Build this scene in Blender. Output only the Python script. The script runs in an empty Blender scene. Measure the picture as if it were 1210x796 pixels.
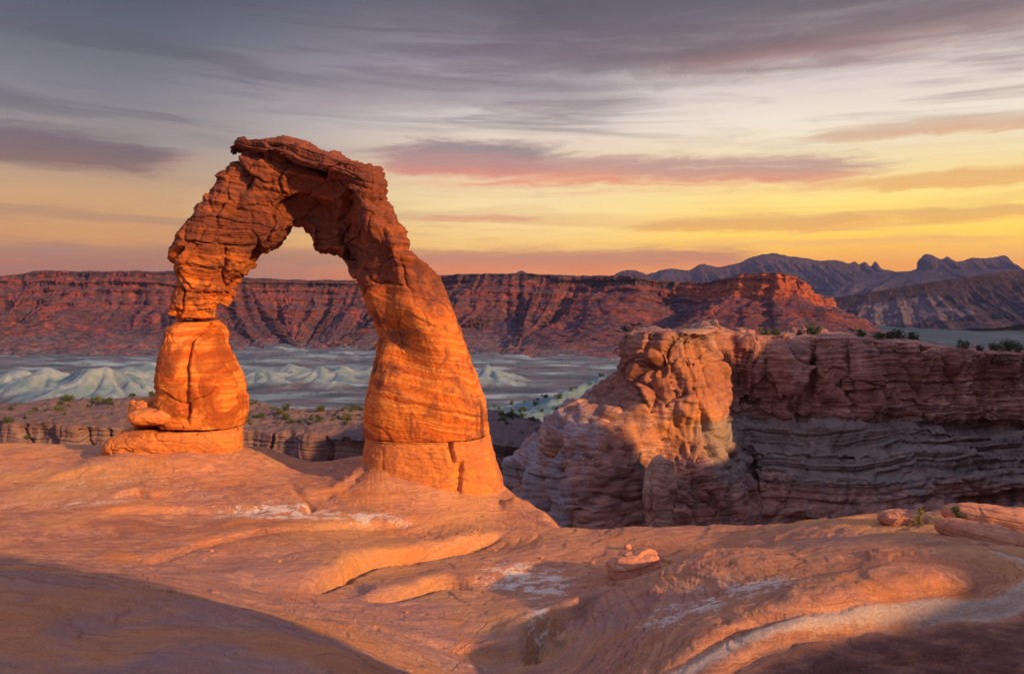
import bpy, math, numpy as np
from mathutils import Vector, Euler

SC = bpy.context.scene
COL = SC.collection
R = math.radians

# ------------------------------------------------------------------ camera
FPX, PITCH = 942.0, math.atan(48 / 942.0)
cam = bpy.data.cameras.new('camera')
cam.sensor_width = 36.0
cam.lens = FPX / 1210 * 36
cam.clip_start, cam.clip_end = 0.1, 60000
camo = bpy.data.objects.new('camera', cam)
COL.objects.link(camo)
camo.location = (0, 0, 0)
camo.rotation_euler = (math.pi / 2 - PITCH, 0, 0)
SC.camera = camo

# ------------------------------------------------------------------ node helper
class X:
    """a socket with arithmetic"""
    def __init__(s, nt, o): s.nt, s.o = nt, o
    def _m(s, op, *a, clamp=False):
        n = s.nt.nodes.new('ShaderNodeMath'); n.operation = op; n.use_clamp = clamp
        for i, v in enumerate((s,) + a):
            if isinstance(v, X): s.nt.links.new(v.o, n.inputs[i])
            else: n.inputs[i].default_value = v
        return X(s.nt, n.outputs[0])
    def __add__(s, b): return s._m('ADD', b)
    __radd__ = __add__
    def __sub__(s, b): return s._m('SUBTRACT', b)
    def __rsub__(s, b): return (s * -1.0) + b
    def __mul__(s, b): return s._m('MULTIPLY', b)
    __rmul__ = __mul__
    def __truediv__(s, b): return s._m('DIVIDE', b)
    def fn(s, op, *a): return s._m(op, *a)
    def clamp(s): return s._m('ADD', 0.0, clamp=True)
    def ss(s, a, b):
        n = s.nt.nodes.new('ShaderNodeMapRange'); n.interpolation_type = 'SMOOTHSTEP'
        s.nt.links.new(s.o, n.inputs[0])
        n.inputs[1].default_value, n.inputs[2].default_value = a, b
        return X(s.nt, n.outputs[0])

def link(nt, a, sock):
    if isinstance(a, X): nt.links.new(a.o, sock)
    elif isinstance(a, (tuple, list)) and len(a) == 3 and sock.type == 'RGBA': sock.default_value = (*a, 1)
    else: sock.default_value = a

def xyz(nt, x, y, z):
    n = nt.nodes.new('ShaderNodeCombineXYZ')
    for i, v in enumerate((x, y, z)): link(nt, v, n.inputs[i])
    return X(nt, n.outputs[0])

def sep(nt, v):
    n = nt.nodes.new('ShaderNodeSeparateXYZ'); nt.links.new(v.o, n.inputs[0])
    return [X(nt, o) for o in n.outputs]

def noise(nt, vec, scale=1.0, detail=4, rough=.55, dist=0.0, col=False):
    n = nt.nodes.new('ShaderNodeTexNoise'); nt.links.new(vec.o, n.inputs['Vector'])
    n.inputs['Scale'].default_value = scale; n.inputs['Detail'].default_value = detail
    n.inputs['Roughness'].default_value = rough; n.inputs['Distortion'].default_value = dist
    return X(nt, n.outputs['Color' if col else 'Fac'])

def voro(nt, vec, scale, feat='F1', out='Distance', rnd=1.0):
    n = nt.nodes.new('ShaderNodeTexVoronoi'); n.feature = feat; nt.links.new(vec.o, n.inputs['Vector'])
    n.inputs['Scale'].default_value = scale; n.inputs['Randomness'].default_value = rnd
    return X(nt, n.outputs[out])

def mix(nt, f, a, b, mode='MIX'):
    n = nt.nodes.new('ShaderNodeMix'); n.data_type = 'RGBA'; n.blend_type = mode
    link(nt, f, n.inputs[0]); link(nt, a, n.inputs[6]); link(nt, b, n.inputs[7])
    return X(nt, n.outputs[2])

def ramp(nt, f, stops, ease=False):
    n = nt.nodes.new('ShaderNodeValToRGB'); nt.links.new(f.o, n.inputs[0]); cr = n.color_ramp
    if ease: cr.interpolation = 'EASE'
    while len(cr.elements) < len(stops): cr.elements.new(0.5)
    for e, (p, c) in zip(cr.elements, stops): e.position = p
    for e, (p, c) in zip(cr.elements, stops): e.color = (*c, 1)
    return X(nt, n.outputs[0])

def vscale(nt, v, s):
    n = nt.nodes.new('ShaderNodeVectorMath'); n.operation = 'MULTIPLY'
    nt.links.new(v.o, n.inputs[0]); n.inputs[1].default_value = s
    return X(nt, n.outputs[0])

def lin(r, g, b):
    f = lambda c: (c / 255 / 12.92) if c / 255 <= .04045 else ((c / 255 + .055) / 1.055) ** 2.4
    return (f(r), f(g), f(b))

# ------------------------------------------------------------------ sun + sky + exposure
SUN_AZ, SUN_EL = 50.0, 18.0      # degrees right of "straight behind the camera", above the horizon
sd = Vector((math.sin(R(SUN_AZ)) * math.cos(R(SUN_EL)), -math.cos(R(SUN_AZ)) * math.cos(R(SUN_EL)), math.sin(R(SUN_EL))))
sl = bpy.data.lights.new('sun', 'SUN'); sl.energy = 5.0; sl.angle = R(1.2); sl.color = (1.0, 0.53, 0.19)
so = bpy.data.objects.new('sun', sl); COL.objects.link(so)
so.rotation_euler = sd.to_track_quat('Z', 'Y').to_euler()

world = bpy.data.worlds.new('World'); SC.world = world; world.use_nodes = True
def build_sky():
    nt = world.node_tree; nt.nodes.clear()
    out = nt.nodes.new('ShaderNodeOutputWorld'); bg = nt.nodes.new('ShaderNodeBackground')
    bg.inputs[1].default_value = 0.066
    nt.links.new(bg.outputs[0], out.inputs[0])
    sky = nt.nodes.new('ShaderNodeTexSky'); sky.sky_type = 'NISHITA'; sky.sun_disc = False
    sky.sun_elevation = R(SUN_EL); sky.sun_rotation = math.atan2(sd.x, sd.y)
    tc = nt.nodes.new('ShaderNodeTexCoord'); d = X(nt, tc.outputs['Generated'])
    x, y, z = sep(nt, d)
    az = x.fn('ARCTAN2', y)                    # 0 straight ahead
    el = z.fn('ARCSINE')
    # the wedge seen in the photo: az -0.57..0.57, el 0..0.36
    wv = xyz(nt, az * 2.2, el * 9.0, 0.3)
    warp = noise(nt, wv, 1.5, 4, .6)
    e2 = el + (warp - .5) * .03 + az * 0.006
    k = (e2 / 0.37).clamp()
    E = lambda py: (350 - py) / FPX / 0.37
    left = ramp(nt, k, [(0, lin(150, 84, 50)), (E(318), lin(164, 98, 62)), (E(290), lin(198, 138, 76)), (E(250), lin(196, 152, 104)), (E(190), lin(152, 140, 138)),
                        (E(140), lin(126, 123, 130)), (E(80), lin(94, 96, 111)), (1, lin(50, 56, 76))])
    mid = ramp(nt, k, [(0, lin(206, 104, 44)), (E(318), lin(218, 132, 70)), (E(290), lin(238, 190, 104)), (E(250), lin(242, 216, 158)), (E(200), lin(236, 206, 172)),
                       (E(150), lin(222, 210, 206)), (E(80), lin(150, 141, 153)), (1, lin(78, 77, 93))])
    right = ramp(nt, k, [(0, lin(226, 130, 30)), (E(312), lin(238, 158, 42)), (E(285), lin(253, 206, 62)), (E(255), lin(253, 222, 110)), (E(215), lin(246, 222, 160)),
                         (E(160), lin(243, 230, 212)), (E(120), lin(226, 212, 206)), (1, lin(100, 93, 102))])
    c = mix(nt, az.ss(-.46, .0), left, mid)
    c = mix(nt, az.ss(.0, .34), c, right)
    # --- clouds: thin streaks first, then the named banks
    st = noise(nt, xyz(nt, az * 2.0 + warp * .5, (el + az * .02) * 34, 1.7), 1.3, 6, .6, .4)
    st2 = noise(nt, xyz(nt, az * 4.5, (el - az * .01) * 60 + warp * 2, 5.1), 1.0, 5, .6, .3)
    low = (1.0 - el.ss(.05, .17)); hi = el.ss(.14, .22)
    streakcol = mix(nt, az.ss(-.4, .3), lin(150, 114, 98), lin(230, 170, 104))
    c = mix(nt, (st.ss(.48, .66) * low * .62), c, streakcol)
    c = mix(nt, (st2.ss(.48, .70) * low * .6), c, streakcol)
    c = mix(nt, (st.ss(.44, .66) * hi * .6), c, mix(nt, az.ss(-.3, .35), lin(92, 86, 98), lin(124, 104, 114)))
    warp2 = noise(nt, xyz(nt, az * 10, el * 24, 4.4), 1.2, 6, .6)
    def bank(py, w, p0, p1, fade, top, bot, amt, nsc=(3.0, 26.0), seed=0.0, tilt=0.0, th=(.34, .62)):
        e0 = (350 - py) / FPX; a0, a1 = (p0 - 605) / FPX, (p1 - 605) / FPX
        nonlocal c
        ww = w / FPX
        q = (el - e0 - az * tilt + (warp - .5) * .02 + (warp2 - .5) * .015) / ww
        g = (q * q * -1.0).fn('EXPONENT') if False else (q * q * -1.0)._m('EXPONENT')
        ends = az.ss(a0 - fade, a0 + fade) * (1.0 - az.ss(a1 - fade, a1 + fade))
        n = noise(nt, xyz(nt, az * nsc[0] * 1.1 + seed + warp2 * .5, (el + (warp2 - .5) * .02) * nsc[1], seed), 1.6, 8, .66, .5)
        m = (g * ends * .95 + (n - .5) * 1.9 * g.ss(.0, .35) - .12).ss(th[0] - .2, th[1] + .18)
        cc = mix(nt, q.ss(-.75, .35), bot, top)
        c = mix(nt, m * amt, c, cc)
    bank(50, 62, 560, 1500, .22, lin(90, 86, 98), lin(116, 98, 106), .8, (1.8, 15), 3.0, 0.03, (.2, .62))
    bank(90, 26, 760, 1500, .14, lin(116, 98, 104), lin(170, 124, 118), .65, (2.2, 24), 9.0, 0.03, (.24, .7))
    bank(118, 30, 300, 760, .12, lin(120, 112, 124), lin(150, 134, 142), .5, (2, 22), 11.0, 0.0)
    bank(207, 23, -400, 235, .05, lin(108, 88, 95), lin(124, 88, 88), .85, (2.6, 30), 1.0, -.01, (.2, .6))
    bank(192, 20, 455, 660, .08, lin(140, 120, 128), lin(190, 120, 112), .85, (5, 40), 13.0, 0.0, (.26, .55))
    bank(203, 19, 450, 1010, .07, lin(184, 140, 136), lin(226, 132, 104), .85, (3.2, 44), 5.0, -.03, (.22, .62))
    bank(174, 9, 930, 1300, .05, lin(214, 178, 152), lin(220, 170, 130), .8, (3, 40), 6.0, -.01)
    bank(230, 12, 960, 1400, .08, lin(226, 168, 100), lin(230, 160, 84), .75, (3, 40), 17.0)
    bank(270, 11, 720, 1400, .1, lin(214, 160, 96), lin(226, 160, 74), .75, (3, 40), 21.0, .01)
    bank(307, 17, 470, 880, .05, lin(182, 118, 90), lin(212, 120, 64), .85, (2.8, 34), 7.0, .0, (.2, .6))
    bank(306, 12, -500, 480, .06, lin(156, 108, 84), lin(150, 98, 74), .55, (2.2, 24), 8.0)
    bank(257, 7, 490, 640, .04, lin(212, 150, 116), lin(216, 150, 110), .8, (4, 40), 27.0)
    # rest of the dome: blue-violet overhead and behind, brightened out of view to fill the shadows
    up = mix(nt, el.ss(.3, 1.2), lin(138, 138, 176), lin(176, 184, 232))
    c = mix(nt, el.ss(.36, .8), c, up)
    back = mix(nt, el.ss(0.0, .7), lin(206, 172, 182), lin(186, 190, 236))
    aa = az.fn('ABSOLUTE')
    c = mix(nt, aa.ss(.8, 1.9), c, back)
    c = mix(nt, el.ss(-.01, -.06), c, lin(70, 50, 50))
    # keep a share of the physical sky in it
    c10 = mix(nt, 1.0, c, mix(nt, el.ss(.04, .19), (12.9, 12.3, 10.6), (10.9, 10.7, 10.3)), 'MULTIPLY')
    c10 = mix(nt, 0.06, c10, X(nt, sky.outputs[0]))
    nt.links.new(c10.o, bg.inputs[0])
build_sky()

SC.view_settings.view_transform = 'Standard'; SC.view_settings.look = 'None'
SC.view_settings.exposure = 0.6; SC.view_settings.gamma = 1.0
SC.view_settings.use_curve_mapping = False

# ------------------------------------------------------------------ geometry helpers
def P(px, py, d):
    """a point of the photo (1210 x 796 pixels) at depth d metres -> world"""
    px, py, d = (np.asarray(a, float) for a in (px, py, d))
    dx, dy = (px - 605) / FPX, (398 - py) / FPX
    c, s = math.cos(PITCH), math.sin(PITCH)
    fy, fz = c + dy * s, -s + dy * c
    return np.stack([dx * d / fy, d * np.ones_like(dx), fz * d / fy], -1)

_rng = np.random.RandomState(11)
_perm = _rng.permutation(256); _perm = np.r_[_perm, _perm, _perm]
_g = _rng.normal(size=(256, 3)); _g /= np.linalg.norm(_g, axis=1)[:, None]
_v1 = _rng.uniform(-1, 1, 4096)

def perlin(p):
    p = np.asarray(p, float); sh = p.shape[:-1]; p = p.reshape(-1, 3)
    i = np.floor(p).astype(int); f = p - i; i &= 255
    w = f * f * f * (f * (f * 6 - 15) + 10)
    out = np.zeros(len(p))
    for a in (0, 1):
        wx = w[:, 0] if a else 1 - w[:, 0]; ha = _perm[i[:, 0] + a]
        for b in (0, 1):
            wy = w[:, 1] if b else 1 - w[:, 1]; hb = _perm[ha + i[:, 1] + b]
            for c in (0, 1):
                wz = w[:, 2] if c else 1 - w[:, 2]; g = _g[_perm[hb + i[:, 2] + c]]
                out += wx * wy * wz * (g[:, 0] * (f[:, 0] - a) + g[:, 1] * (f[:, 1] - b) + g[:, 2] * (f[:, 2] - c))
    return (out * 1.5).reshape(sh)

def fbm(p, o=4, gain=.5, lac=2.03):
    p = np.asarray(p, float); s = 0; a = 1
    for k in range(o):
        s = s + a * perlin(p + 17.3 * k); p = p * lac; a *= gain
    return s

def ridged(p, o=4, gain=.5):
    s = 0; a = 1; p = np.asarray(p, float)
    for k in range(o):
        s = s + a * (1 - 2 * np.abs(perlin(p + 9.1 * k))); p = p * 2.05; a *= gain
    return s

def sst(x, a, b):
    t = np.clip((x - a) / (b - a), 0, 1); return t * t * (3 - 2 * t)

def strata(h, seed=0, w=.12):
    """tiers of rock: a random value per unit of h, sharp edges; and the groove between tiers"""
    i = np.floor(h).astype(int); f = h - i
    a = _v1[(i + seed * 131) % 4096]; b = _v1[(i + 1 + seed * 131) % 4096]
    return a + (b - a) * sst(f, 1 - w, 1), np.exp(-((f - 1 + w * .5) / (w * .5)) ** 2)

def cells(p, n, seed, box, stretch=(1, 1, 1)):
    """nearest-cell id value, and the gap to the second nearest"""
    rs = np.random.RandomState(seed); st = np.array(stretch)
    lo, hi = box; S = (lo + rs.uniform(size=(n, 3)) * (hi - lo)) * st
    sh = p.shape[:-1]; q = p.reshape(-1, 3) * st
    val = rs.uniform(-1, 1, n); tilt = rs.normal(size=(n, 3))
    if n > 300:
        from mathutils.kdtree import KDTree
        kd = KDTree(n)
        for k_, c_ in enumerate(S): kd.insert(c_, k_)
        kd.balance(); f = kd.find_n
        rr = [f(a, 2) for a in q.tolist()]
        j = np.array([r[0][1] for r in rr]); dd = np.array([(r[0][2], r[1][2]) for r in rr])
        return val[j].reshape(sh), (dd[:, 1] - dd[:, 0]).reshape(sh), ((q - S[j]) * tilt[j]).sum(-1).reshape(sh)
    o1 = np.zeros(len(q)); o2 = np.zeros(len(q)); o3 = np.zeros(len(q))
    for s in range(0, len(q), 20000):
        D = ((q[s:s + 20000, None, :] - S[None]) ** 2).sum(-1)
        j = D.argmin(1); r = np.arange(len(j)); d1 = D[r, j].copy(); D[r, j] = 1e18
        o2[s:s + 20000] = np.sqrt(D.min(1)) - np.sqrt(d1); o1[s:s + 20000] = val[j]
        o3[s:s + 20000] = ((q[s:s + 20000] - S[j]) * tilt[j]).sum(-1)
    return o1.reshape(sh), o2.reshape(sh), o3.reshape(sh)

def gridnormals(V, closed_u=False):
    if closed_u:
        Vp = np.concatenate([V[-1:], V, V[:1]], 0); du = np.gradient(Vp, axis=0)[1:-1]
    else: du = np.gradient(V, axis=0)
    dv = np.gradient(V, axis=1)
    n = np.cross(du, dv); l = np.linalg.norm(n, axis=-1, keepdims=True); l[l < 1e-12] = 1
    return n / l

def grid_mesh(name, V, mat, closed_u=False, parent=None, attrs=None, flip=False, base=None):
    nu, nv = V.shape[:2]
    if base is not None: V = V - np.asarray(base)
    idx = np.arange(nu * nv).reshape(nu, nv)
    A = np.concatenate([idx, idx[:1]], 0) if closed_u else idx
    q = np.stack([A[:-1, :-1], A[1:, :-1], A[1:, 1:], A[:-1, 1:]], -1).reshape(-1, 4)
    if flip: q = q[:, ::-1]
    me = bpy.data.meshes.new(name)
    me.vertices.add(nu * nv); me.vertices.foreach_set('co', V.reshape(-1).astype(np.float32))
    me.loops.add(q.size); me.loops.foreach_set('vertex_index', q.reshape(-1).astype(np.int32))
    me.polygons.add(len(q)); me.polygons.foreach_set('loop_start', (np.arange(len(q)) * 4).astype(np.int32))
    me.polygons.foreach_set('use_smooth', np.ones(len(q), bool))
    me.update(calc_edges=True)
    for k, a in (attrs or {}).items():
        at = me.attributes.new(k, 'FLOAT', 'POINT'); at.data.foreach_set('value', a.reshape(-1).astype(np.float32))
    me.materials.append(mat)
    o = bpy.data.objects.new(name, me); COL.objects.link(o)
    if parent: o.parent = parent
    return o

def poly_mesh(name, verts, faces, mat, parent=None, smooth=False):
    me = bpy.data.meshes.new(name); me.from_pydata([tuple(v) for v in verts], [], faces)
    me.materials.append(mat)
    if smooth: me.polygons.foreach_set('use_smooth', [True] * len(me.polygons))
    me.update()
    o = bpy.data.objects.new(name, me); COL.objects.link(o)
    if parent: o.parent = parent
    return o

def tag(o, label, cat, group=None):
    o['label'] = label; o['category'] = cat
    if group: o['group'] = group
    return o

def struct(o, label=None):
    o['kind'] = 'structure'
    if label: o['label'] = label
    return o

def empty(name, loc):
    o = bpy.data.objects.new(name, None); o.location = loc; o.empty_display_size = .5
    COL.objects.link(o); return o

def catmull(pts, n, t=None):
    """resample a polyline of k-dim points smoothly; t optional parameters"""
    pts = np.asarray(pts, float)
    if t is None:
        t = np.r_[0, np.cumsum(np.linalg.norm(np.diff(pts[:, :2], axis=0), axis=1))]
    s = np.linspace(t[0], t[-1], n) if np.isscalar(n) else n
    m = np.gradient(pts, t, axis=0)
    i = np.clip(np.searchsorted(t, s, side='right') - 1, 0, len(t) - 2)
    h = (t[i + 1] - t[i])[:, None]; u = ((s - t[i])[:, None]) / h
    return ((2 * u**3 - 3 * u**2 + 1) * pts[i] + (u**3 - 2 * u**2 + u) * h * m[i]
            + (-2 * u**3 + 3 * u**2) * pts[i + 1] + (u**3 - u**2) * h * m[i + 1])

# ------------------------------------------------------------------ materials
def new_mat(name):
    m = bpy.data.materials.new(name); m.use_nodes = True; nt = m.node_tree
    b = nt.nodes['Principled BSDF']; b.inputs['Roughness'].default_value = .9
    b.inputs['Specular IOR Level'].default_value = .18
    g = nt.nodes.new('ShaderNodeNewGeometry')
    return m, nt, b, X(nt, g.outputs['Position'])

def bump(nt, h, strength, dist, nrm=None):
    n = nt.nodes.new('ShaderNodeBump'); n.inputs['Strength'].default_value = strength; n.inputs['Distance'].default_value = dist
    nt.links.new(h.o, n.inputs['Height'])
    if nrm is not None: nt.links.new(nrm.o, n.inputs['Normal'])
    return X(nt, n.outputs[0])

def attr(nt, name):
    n = nt.nodes.new('ShaderNodeAttribute'); n.attribute_name = name
    return X(nt, n.outputs['Fac'])

def rock_mat(name, ramp_cols, scale=1.0, bed=2.4, patch=(.30, .09, .05), patch_amt=.5, streak=(.06, .03, .035), streak_amt=.4,
             bump_amt=1.0, tilt=(0.0, 0.0), grain=.12, wash=None, shade_tint=None, low=None, thin_amt=.45, warp=1.6):
    """layered sandstone; scale = size of the rock in arch-sized units"""
    m, nt, b, pos = new_mat(name)
    x, y, z = sep(nt, pos)
    w = noise(nt, pos, .35 / scale, 3, .5)
    zz = z + x * tilt[0] + y * tilt[1] + (w - .5) * warp * scale
    bedv = xyz(nt, x * .10, y * .10, zz * bed)
    n1 = noise(nt, bedv, 1.0 / scale, 7, .62)
    k = len(ramp_cols)
    c = ramp(nt, n1.ss(.26, .74), [(i / (k - 1), col) for i, col in enumerate(ramp_cols)])
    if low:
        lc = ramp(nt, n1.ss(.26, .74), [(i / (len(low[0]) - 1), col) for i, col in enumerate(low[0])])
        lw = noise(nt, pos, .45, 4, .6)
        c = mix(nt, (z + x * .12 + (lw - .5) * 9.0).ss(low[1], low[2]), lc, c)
    n2 = noise(nt, pos, .55 / scale, 6, .62, .6)
    c = mix(nt, n2.ss(.50, .60) * patch_amt, c, patch)
    n2b = noise(nt, xyz(nt, x * .9, y * .9, z * 1.3), .42 / scale, 7, .6, 1.0)
    c = mix(nt, n2b.ss(.545, .575) * patch_amt * .8, c, patch)
    if wash:
        nw = noise(nt, xyz(nt, x * .5, y * .5, zz * .9), .5 / scale, 6, .6, .4)
        c = mix(nt, nw.ss(.52, .7) * wash[1], c, wash[0])
    sv = xyz(nt, x * 1.3, y * 1.3, z * .13)
    n3 = noise(nt, sv, .9 / scale, 6, .62)
    n4 = noise(nt, pos, .22 / scale, 3, .5)
    c = mix(nt, n3.ss(.5, .66) * n4.ss(.42, .62) * streak_amt, c, streak)
    if name.startswith('butte'):
        gs = noise(nt, xyz(nt, x * .5, y * .5, z * .05), 1.0, 6, .6)
        c = mix(nt, (attr(nt, 'grey') * .7 + (gs - .5) * 2.2 * attr(nt, 'grey')).ss(.35, .75) * .75, c, (.30, .27, .29))  # grey streaks, also tinting the left shoulder as if in shade
        c = mix(nt, attr(nt, 'glow') * n2.ss(.38, .6) * .75, c, (.46, .19, .06))  # sunlit orange of the prow painted into its colour
        c = mix(nt, attr(nt, 'red') * n4.ss(.3, .6) * .6, c, (.27, .095, .06))
        c = mix(nt, (attr(nt, 'ledge') * .8 + (n2 - .5) * .9).ss(.3, .8) * .75, c, (.21, .19, .16))
    fine = noise(nt, pos, 7 / scale, 5, .7)
    c = mix(nt, 1.0, c, mix(nt, fine.ss(.2, .8), (1 - grain * 2.2,) * 3, (1 + grain,) * 3), 'MULTIPLY')
    if shade_tint:
        a = attr(nt, shade_tint[0]); nd = noise(nt, pos, 2.5 / scale, 6, .7)
        c = mix(nt, (a * (nd * 1.4 + .1)).ss(.25, .75) * shade_tint[2], c, shade_tint[1])
    nt.links.new(c.o, b.inputs['Base Color'])
    thin = noise(nt, xyz(nt, x * .25, y * .25, zz * 6), 1.4 / scale, 5, .65)
    nr = bump(nt, n2, .5 * bump_amt, .5 * scale)
    nr = bump(nt, thin, thin_amt * bump_amt, .12 * scale, nr)
    nr = bump(nt, fine, .4 * bump_amt, .06 * scale, nr)
    nt.links.new(nr.o, b.inputs['Normal'])
    return m

M = {}
M['arch'] = rock_mat('arch_sandstone', [(.34, .07, .014), (.56, .145, .022), (.66, .25, .06), (.57, .15, .024), (.50, .12, .02), (.38, .082, .016)], 1.0, 2.0, (.24, .055, .014), .75,
                     (.10, .04, .03), .5, .6, warp=.6)
M['arch_top'] = rock_mat('arch_upper_sandstone', [(.065, .024, .02), (.22, .058, .024), (.14, .044, .026), (.30, .085, .03), (.08, .03, .025)], 1.0, 2.6, (.13, .045, .035), .6,  # upper ramp darkened to stand for shade, on top of real dark varnish
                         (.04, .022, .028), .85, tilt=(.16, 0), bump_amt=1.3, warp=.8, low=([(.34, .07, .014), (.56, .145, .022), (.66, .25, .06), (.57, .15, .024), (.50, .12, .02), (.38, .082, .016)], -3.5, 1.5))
M['cap'] = rock_mat('cap_rock_sandstone', [(.085, .032, .025), (.23, .066, .035), (.14, .048, .034), (.20, .062, .034)], .8, 3.2, (.13, .05, .04), .6, (.05, .025, .03), .6, tilt=(.2, 0), bump_amt=1.3)
M['pedestal'] = rock_mat('pedestal_sandstone', [(.46, .15, .04), (.62, .23, .06), (.54, .18, .05), (.64, .27, .085)], 1.0, 2.4, (.36, .12, .06), .5, (.14, .06, .05), .35)

M['slab'] = rock_mat('slab_sandstone', [(.40, .17, .10), (.54, .25, .14), (.46, .19, .11), (.58, .29, .17)], .8, 3.0, (.34, .13, .08), .5, (.14, .07, .06), .4, .8)

def ground_mat():
    m, nt, b, pos = new_mat('slickrock')
    x, y, z = sep(nt, pos)
    w = noise(nt, pos, .16, 4, .55); w2 = noise(nt, pos, .6, 3, .5)
    # cross-bedding: curved fine laminae
    lam = xyz(nt, (x * .08 + w * 2.6), (y * .10), z * 2.4 + w * 5 + w2 * .7)
    n1 = noise(nt, lam, 1.5, 8, .62)
    c = ramp(nt, n1.ss(.25, .75), [(0, (.33, .135, .085)), (.3, (.48, .205, .10)), (.55, (.56, .27, .14)), (.78, (.42, .175, .11)), (1, (.60, .33, .21))])
    lam2 = xyz(nt, x * .10 + w * 3.0, y * .12 + w * 1.2, z * 3.2 + w * 7 + w2 * 1.0); n1b = noise(nt, lam2, 4.5, 6, .7)
    c = mix(nt, n1b.ss(.50, .60) * .6, c, (.29, .12, .075)); c = mix(nt, n1b.ss(.46, .36) * .0, c, (.6, .3, .2))
    ck = voro(nt, xyz(nt, x * .7 + w2 * .8, y * 1.1 + w2 * .6, z * .7), .42, 'DISTANCE_TO_EDGE')
    # thin desert varnish, lying in flecks along the slope
    fl = noise(nt, xyz(nt, x * .55, y * 1.2, z * 2.0), 2.2, 8, .72, .3)
    big = noise(nt, pos, .18, 4, .6)
    c = mix(nt, fl.ss(.47, .62) * (big.ss(.38, .62) * .65 + .12) , c, (.26, .125, .105))
    var = attr(nt, 'varnish')
    c = mix(nt, (fl.ss(.36, .6) * .6 + .25) * var, c, (.34, .20, .175))
    red = noise(nt, pos, .33, 5, .6, .4)
    c = mix(nt, red.ss(.50, .66) * .6, c, (.57, .21, .06))
    och = noise(nt, pos, .11, 4, .55, .5)
    c = mix(nt, och.ss(.50, .66) * .55, c, (.58, .29, .10))
    # bleached, lichen-speckled places
    bl = attr(nt, 'bleach'); sp = noise(nt, pos, 7.0, 8, .8, .3)
    c = mix(nt, (bl * noise(nt, pos, 1.4, 5, .65).ss(.36, .60) * .72 + (sp - .5) * 2.2).ss(.26, .58) * bl.ss(.04, .3) * .85, c, (.72, .61, .50))
    sp2 = noise(nt, pos, 1.1, 9, .78)
    c = mix(nt, sp2.ss(.62, .72) * .35, c, (.64, .48, .38))
    band = attr(nt, 'band')
    c = mix(nt, (band * .75 + (sp - .5) * 1.8).ss(.2, .75) * band.ss(.05, .3) * .85, c, (.50, .40, .31))
    dk = attr(nt, 'dark'); c = mix(nt, dk * (fl.ss(.3, .6) * .5 + .5), c, (.15, .065, .05))  # lower right slope darkened for its shading, together with dark varnish
    g = noise(nt, pos, 22, 4, .7)
    c = mix(nt, 1.0, c, mix(nt, g.ss(.2, .8), (.74, .74, .74), (1.14, 1.14, 1.14)), 'MULTIPLY')
    pits = voro(nt, xyz(nt, x, y * 1.6, z), 1.6)
    pm = (1.0 - pits.ss(.03, .07)) * big.ss(.5, .6)
    c = mix(nt, pm * .6, c, (.10, .05, .045))
    c = mix(nt, (1.0 - ck.ss(.0, .012)) * noise(nt, pos, .25, 3, .5).ss(.52, .62) * .5, c, (.12, .05, .04))
    nt.links.new(c.o, b.inputs['Base Color'])
    ckm = (1.0 - ck.ss(.0, .012)) * noise(nt, pos, .25, 3, .5).ss(.52, .62)
    nr = bump(nt, n1, .5, .22)
    nr = bump(nt, n1b, .7, .10, nr)
    nr = bump(nt, fl, .75, .11, nr)
    nr = bump(nt, ckm * -1.0, .6, .05, nr)
    nr = bump(nt, g, .5, .03, nr)
    nt.links.new(nr.o, b.inputs['Normal'])
    return m
M['ground'] = ground_mat()

# ------------------------------------------------------------------ the slickrock bowl we stand in
CTRL = np.array([
 (-150,527,47),(0,524,47),(80,526,46.5),(150,529,45.5),(290,531,44.5),(325,546,43.5),(365,556,43),(405,553,42.2),(440,541,41.2),
 (-100,560,41),(0,560,41),(100,560,40.5),(200,560,40),(300,572,39),(-100,600,35),(0,600,35),(100,602,34.5),(200,600,35),(300,600,35.5),(400,592,37),
 (425,562,40),(470,545,39.6),(500,560,38.6),(520,582,37.6),(460,588,37.2),(560,604,36.3),(600,612,35.6),
 (-100,640,27),(0,640,28),(80,645,27.5),(150,650,27.3),(220,640,29),(300,640,30),(400,640,31),(500,640,32),(600,640,32.3),(650,642,31),
 (200,674,24.5),(300,690,23),(400,720,21.5),(500,742,20.5),(560,780,18.5),(600,700,24.5),(650,700,24.5),(650,760,20),(620,796,18.3),(700,690,25),
 (-100,680,14.5),(0,688,14),(100,700,13.4),(200,714,12.8),(300,738,12.2),(400,768,11.6),(500,804,11),(0,742,10.5),(200,752,10.5),(-100,796,8.3),(0,796,8.5),(200,796,8.7),(400,796,9.3),
 (760,640,29.2),(760,629,31.3),(700,633,32.3),(850,640,27.4),(850,623,30.2),(900,650,25.2),(950,619,28.4),(1000,618,26.6),(1060,622,24.6),(1000,680,18.3),(1100,642,21),(1100,680,17.6),
 (1200,680,17.5),(1100,695,16.8),(1000,712,16.2),(900,742,15.5),(800,796,14.3),(1200,725,16.7),(1100,742,15.8),(1000,772,14.9),(1200,796,14.7),(1100,796,14.4),
 (750,750,17.6),(700,742,19.4),(800,720,18.6),(800,680,21.2),(860,660,23.4),(740,716,20.1),(1210,627,23),(1210,657,20),(1150,641,20.6),(1400,650,20),(1400,796,14),
 (-250,600,35),(-250,700,12.5),(1000,900,10.5),(1200,950,9.5),(600,850,14),(600,900,11),(600,1050,7.2),(900,1100,7),(200,900,6.4),(200,1200,4)], float)
_cp = P(CTRL[:, 0], CTRL[:, 1], CTRL[:, 2])
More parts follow.
